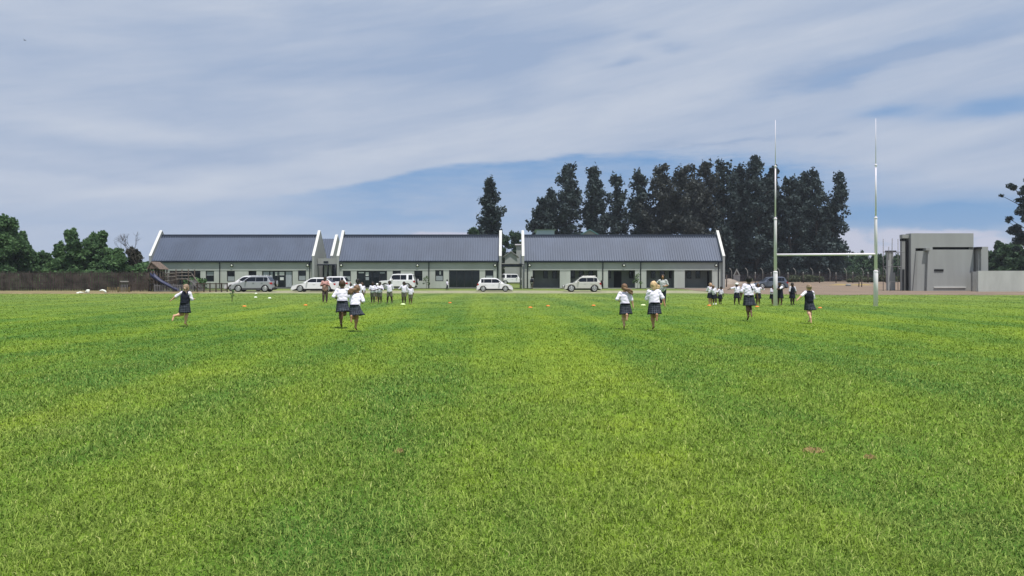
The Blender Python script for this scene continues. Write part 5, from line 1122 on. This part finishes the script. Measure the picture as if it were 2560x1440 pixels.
    if socks:
        for s_ in (-1, 1):
            kn, an, heel, toe = J[s_]; S2 = SDF().cap(an + (kn - an) * .18, an, .027 * H, .027 * H).cap(heel, toe, .029 * H, .025 * H); cloth(S2, 'shoe', socks, 0, .02)
    # ---- hair
    Hh = SDF(); bk_ = -fh
    Hh.ell(skl + nd * hr * .14 + bk_ * hr * .10, (hr * 1.04, hr * 1.10, hr * 1.20)); 
    if hair in ('bob', 'long', 'bobwind'): Hh.cap(skl + bk_ * hr * .35, skl - nd * hr * .85 + bk_ * hr * .45, hr * .82, hr * (.72 if hair != 'long' else .6), 1.1, rt)
    if hair == 'long':
        for s_ in (-1, 1): Hh.cap(skl + rt * s_ * hr * .7, nek - tdir * .06 * H + rt * s_ * hr * .65 + fw * .03 * H, hr * .42, hr * .3)
        Hh.cap(skl + bk_ * hr * .5, che + bk_ * .07 * H, hr * .7, hr * .5)
    if hair == 'bobwind':
        for k in range(5): Hh.cap(skl + rt * hr * .5 - nd * hr * (.1 + .2 * k), skl + rt * hr * (1.75 + .25 * (k % 2)) - nd * hr * (.15 + .22 * k) + bk_ * hr * .2, hr * .38, hr * .08)
    if hair == 'pony':
        p0 = skl + bk_ * hr * 1.05 - nd * hr * .1; Hh.cap(p0, p0 + bk_ * hr * .5 - nd * hr * .5 + rt * hr * .5, hr * .34, hr * .36).cap(p0 + bk_ * hr * .5 - nd * hr * .5 + rt * hr * .5, p0 + bk_ * hr * .4 - nd * hr * 1.9 + rt * hr * 1.1, hr * .34, hr * .1)
    if hair == 'ponywind':
        p0 = skl + bk_ * hr * 1.0 - nd * hr * .5; s2 = 1
        for k in range(6): Hh.cap(p0, p0 + rt * s2 * hr * (1.6 + .3 * (k % 3)) - nd * hr * (.9 + .28 * (k - 2)) + bk_ * hr * .5, hr * .42, hr * .34).cap(p0 + rt * s2 * hr * (1.4 + .2 * (k % 3)) - nd * hr * (.8 + .25 * (k - 2)) + bk_ * hr * .5, p0 + rt * s2 * hr * (2.5 + .2 * (k % 2)) - nd * hr * (1.5 + .25 * (k - 3)), hr * .32, hr * .1)
    if hair == 'manewind':
        p0 = skl + bk_ * hr * .9 - nd * hr * .5
        for k in range(7): Hh.cap(p0 - rt * hr * .3, p0 - rt * hr * (1.6 + .25 * (k % 3)) - nd * hr * (.2 + .20 * k) + bk_ * hr * .5, hr * .5, hr * .45).cap(p0 - rt * hr * 1.5 - nd * hr * (.2 + .18 * k), p0 - rt * hr * (2.5 + .2 * (k % 2)) - nd * hr * (.3 + .22 * k), hr * .42, hr * .12)
    if hair == 'bun': Hh.ell(skl + bk_ * hr * 1.15 + nd * hr * .15, (hr * .4, hr * .35, hr * .4))
    if hair == 'long': Hh.ell(skl + nd * hr * .1 + bk_ * hr * .15, (hr * 1.22, hr * 1.2, hr * 1.3))
    fk = .66 if hair == 'long' else .80
    Hh.ell(skl + fh * hr * .75 - nd * hr * .42, (hr * fk, hr * fk, hr * .98), sub=True)
    cloth(Hh, 'hair', hair_m, .003 * H if hair != 'short' else 0, .015)
    if cap: cloth(SDF().ell(skl + nd * hr * .45, (hr * 1.18, hr * 1.22, hr * .85)).ell(skl - nd * hr * .9, (hr * 2, hr * 2, hr * 1.15), sub=True).cap(skl + fh * hr * .8 + nd * hr * .35, skl + fh * hr * 1.6 + nd * hr * .2, hr * .5, hr * .4, 3, nd), 'cap', 'cap_white', 0, .01)
    # ---- face
    for s_ in (-1, 1): MB().lathe([(.002, -.008 * H), (.010 * H, 0), (.002, .006 * H)], 8, 'y', tuple(skl + fh * hr * .93 + rt * s_ * hr * .36 + nd * hr * .02)).build('eye', 'eye', r)
    MB().tube([tuple(skl + fh * hr * 1.00 - nd * hr * .62 + rt * hr * q_) for q_ in (-.28, 0, .28)], [.003 * H, .006 * H, .003 * H], 6).build('mouth', 'mouth', r)
    return r
RN, BY, GL, AD = 'running pupils seen from behind', 'boys standing in a line', 'girls standing near the goal posts', 'women watching'
# runners
person(462, 817, 1.34, 'running girl in navy vest at left, left arm stretched out low, foot kicked up', 8, 'run_lo', ('out_low', 'run_fwd'), vest=True, hair='pony', hair_m='hair_dirty', skin='skin_light', lean=(.04, .10), hi=True, group=RN)
person(856, 821, 1.47, 'taller running girl of the close pair, dark cropped hair, white shirt, plaid skirt', -6, 'run_r', ('run_bent', 'run_fwd'), hair='short', hair_m='hair_brown', skin='skin_brown', lean=(-.03, .14), hi=True, group=RN, flow=(.05, -.10))
person(887, 829, 1.34, 'front running girl of the close pair, long auburn hair blown left, skirt billowing right', 6, 'run_l', ('run_fwd', 'run_bent'), hair='manewind', hair_m='hair_ginger', skin='skin_tan', lean=(.05, .30), hi=True, group=RN, flow=(.13, -.06))
person(1563, 824, 1.36, 'running girl with long light brown hair blown right, white shirt, plaid skirt', 4, 'run_r', ('run_bent', ((.35, -.25, -.9), (.2, -.05, -1))), hair='ponywind', hair_m='hair_ginger', skin='skin_light', lean=(-.04, .10), hi=True, group=RN, flow=(.02, -.04))
person(1636, 827, 1.45, 'running girl with blown blond bob, white shirt, plaid skirt and right foot kicked up', 2, 'run_r', ('run_fwd', ((.5, -.35, -.85), (.25, -.2, -1))), hair='bobwind', hair_m='hair_blond', skin='skin_tan', lean=(-.03, .12), hi=True, group=RN, flow=(.01, -.05))
person(1872, 803, 1.55, 'tall running girl in white shirt with dark strap down her back, near goal post', 0, 'run_low_r', ('hang', 'hang'), hair='short', hair_m='hair_black', skin='skin_brown', lean=(.02, .06), hi=True, group=RN, tie=True, flow=(.02, -.03))
person(2023, 809, 1.31, 'running girl in navy vest between the goal posts, tied fair hair, flaring skirt', -8, 'trot', ('out_low', 'run_fwd'), vest=True, hair='bun', hair_m='hair_dirty', skin='skin_light', lean=(0, .04), hi=True, group=RN, flow=(.08, -.02))
person(893, 775, 1.48, 'girl with dark ponytail in white shirt, half hidden by the two close runners', 10, 'run_r', ('run_fwd', 'hang'), hair='pony', hair_m='hair_black', skin='skin_brown', lean=(.02, .1), group=RN)
# women
person(813, 757, 1.66, 'woman in pinkish top and brown trousers standing with folded arms before the white sedan', 180, 'cross', ('crossed', 'crossed'), top='pink_top', bottom='trousers', extra='brown_trousers', hair='short', hair_m='hair_black', skin='skin_dark', adult=True, group=AD)
person(1657, 763, 1.72, 'woman with long black hair, pale top and dark trousers behind the blond runner', 195, 'stand', ('clasp', 'akimbo'), top='grey_top', bottom='trousers', hair='long', hair_m='hair_black', skin='skin_tan', adult=True, group=AD)
# boys
person(932, 759, 1.30, 'boy in white shirt and khaki shorts, first standing in the line from the runners', 178, 'stand', ('clasp', 'clasp'), bottom='shorts', skin='skin_dark', group=BY)
person(949.5, 759, 1.30, 'boy with folded arms in the line of boys, second from the runners', 175, 'stand', ('crossed', 'crossed'), bottom='shorts', skin='skin_dark', group=BY)
person(974, 759.5, 1.38, 'tallest boy with feet apart and hands behind him, in front of the off-road car', 182, 'wide', ('behind', 'behind'), bottom='shorts', skin='skin_dark', group=BY)
person(1010, 760, 1.31, 'boy standing with the lime disc at his feet', 178, 'stand', ('hang', 'akimbo'), bottom='shorts', skin='skin_dark', group=BY)
person(1026.5, 761, 1.10, 'smallest boy at the right end of the line', 184, 'stand', ('down', 'hang'), bottom='shorts', hair_m='hair_brown', skin='skin_brown', group=BY)
person(943.5, 755, 1.20, 'child in a white cap peeking out behind the boy with folded arms', 185, 'stand', ('down', 'down'), bottom='shorts', cap=True, skin='skin_tan', group=BY)
person(905, 759, 1.28, 'boy in white shirt standing right behind the half hidden ponytail girl', 170, 'stand', ('down', 'hang'), bottom='shorts', hair_m='hair_brown', skin='skin_brown', group=BY)
person(877, 752, 1.18, 'dark haired child just visible between the heads of the two close runners', 180, 'stand', ('down', 'down'), bottom='shorts', skin='skin_dark', group=BY)
# girls at right
person(1776, 763, 1.28, 'fair haired girl standing leftmost of the three by the orange disc', 165, 'stand', ('down', 'behind'), hair='bob', hair_m='hair_dirty', skin='skin_light', group=GL)
person(1787, 763, 1.16, 'girl with white shoes leaning toward the fair haired girl', 200, 'stand', ('down', 'hang'), hair='pony', hair_m='hair_dirty', skin='skin_brown', lean=(.22, .15), group=GL, socks='cap_white')
person(1800.5, 762, 1.08, 'smallest girl of the three by the orange disc, head bowed', 160, 'stand', ('down', 'akimbo'), hair='short', skin='skin_dark', head=(0, .35), lean=(-.05, .12), group=GL)
person(1842, 763, 1.28, 'girl in a white cap with one hand on her hip, left of the strap runner', 182, 'wide', ('down', 'out'), hair='short', cap=True, skin='skin_dark', group=GL)
person(1895, 764, 1.24, 'girl shading her eyes with her hand, right of the strap runner', 186, 'stand', ('eyes', 'akimbo'), hair='short', hair_m='hair_brown', skin='skin_brown', group=GL)
person(1930.5, 763, 1.14, 'girl in white shirt bending her head beside the left goal post', 150, 'cross', ('pole', 'clasp'), hair='bob', hair_m='hair_brown', skin='skin_brown', head=(0, .3), lean=(0, .12), group=GL)
person(1951, 764, 1.30, 'girl in navy vest holding the left goal post from the right', -120, 'cross', ('pole', 'pole'), vest=True, hair='short', skin='skin_brown', lean=(0, .12), group=GL)
person(1981, 763.5, 1.26, 'girl in navy vest standing alone right of the left goal post', 170, 'stand', ('hang', 'down'), vest=True, hair='short', skin='skin_dark', group=GL)
# far figures
person(1118, 727, 1.12, 'small child in white shirt and dark shorts running near the middle block wall', 90, 'walk', ('run_fwd', 'hang'), bottom='trousers', skin='skin_dark', group='people by the blocks', D=84)
o_ = person(1329.5, 724, 1.45, 'person in pale clothes carrying a black bag at the first recessed doorway', 20, 'stand', ('down', 'down'), top='grey_top', bottom='trousers', extra='khaki', skin='skin_brown', group='people by the blocks', D=92.4)
o_.location.z -= .0
b = MB().lathe([(.03, -.22), (.17, -.20), (.21, 0), (.18, .18), (.04, .24)], 12, c=(PX(1330, 92.0), 92.05, float(terr(92)) + 1.05)); tag(b.build('backpack', 'navy'), 'round black backpack on the back of the person at the first doorway', 'bag')
# ---------------------------------------------------------------- thin air between the camera and the far trees
hz_ = MB().box(-900, 900, -60, 900, -2, 60).build('haze', 'dark'); hz_.data.materials.clear()
m = bpy.data.materials.new('haze'); m.use_nodes = True; nt = m.node_tree; nt.nodes.clear()
mo = nt.nodes.new('ShaderNodeOutputMaterial'); pv = nt.nodes.new('ShaderNodeVolumePrincipled'); nt.links.new(pv.outputs[0], mo.inputs['Volume'])
pv.inputs['Color'].default_value = (.82, .89, 1, 1); pv.inputs['Density'].default_value = .00022
hz_.data.materials.append(m); tag(hz_, 'thin pale air over the field and the trees', kind='stuff')
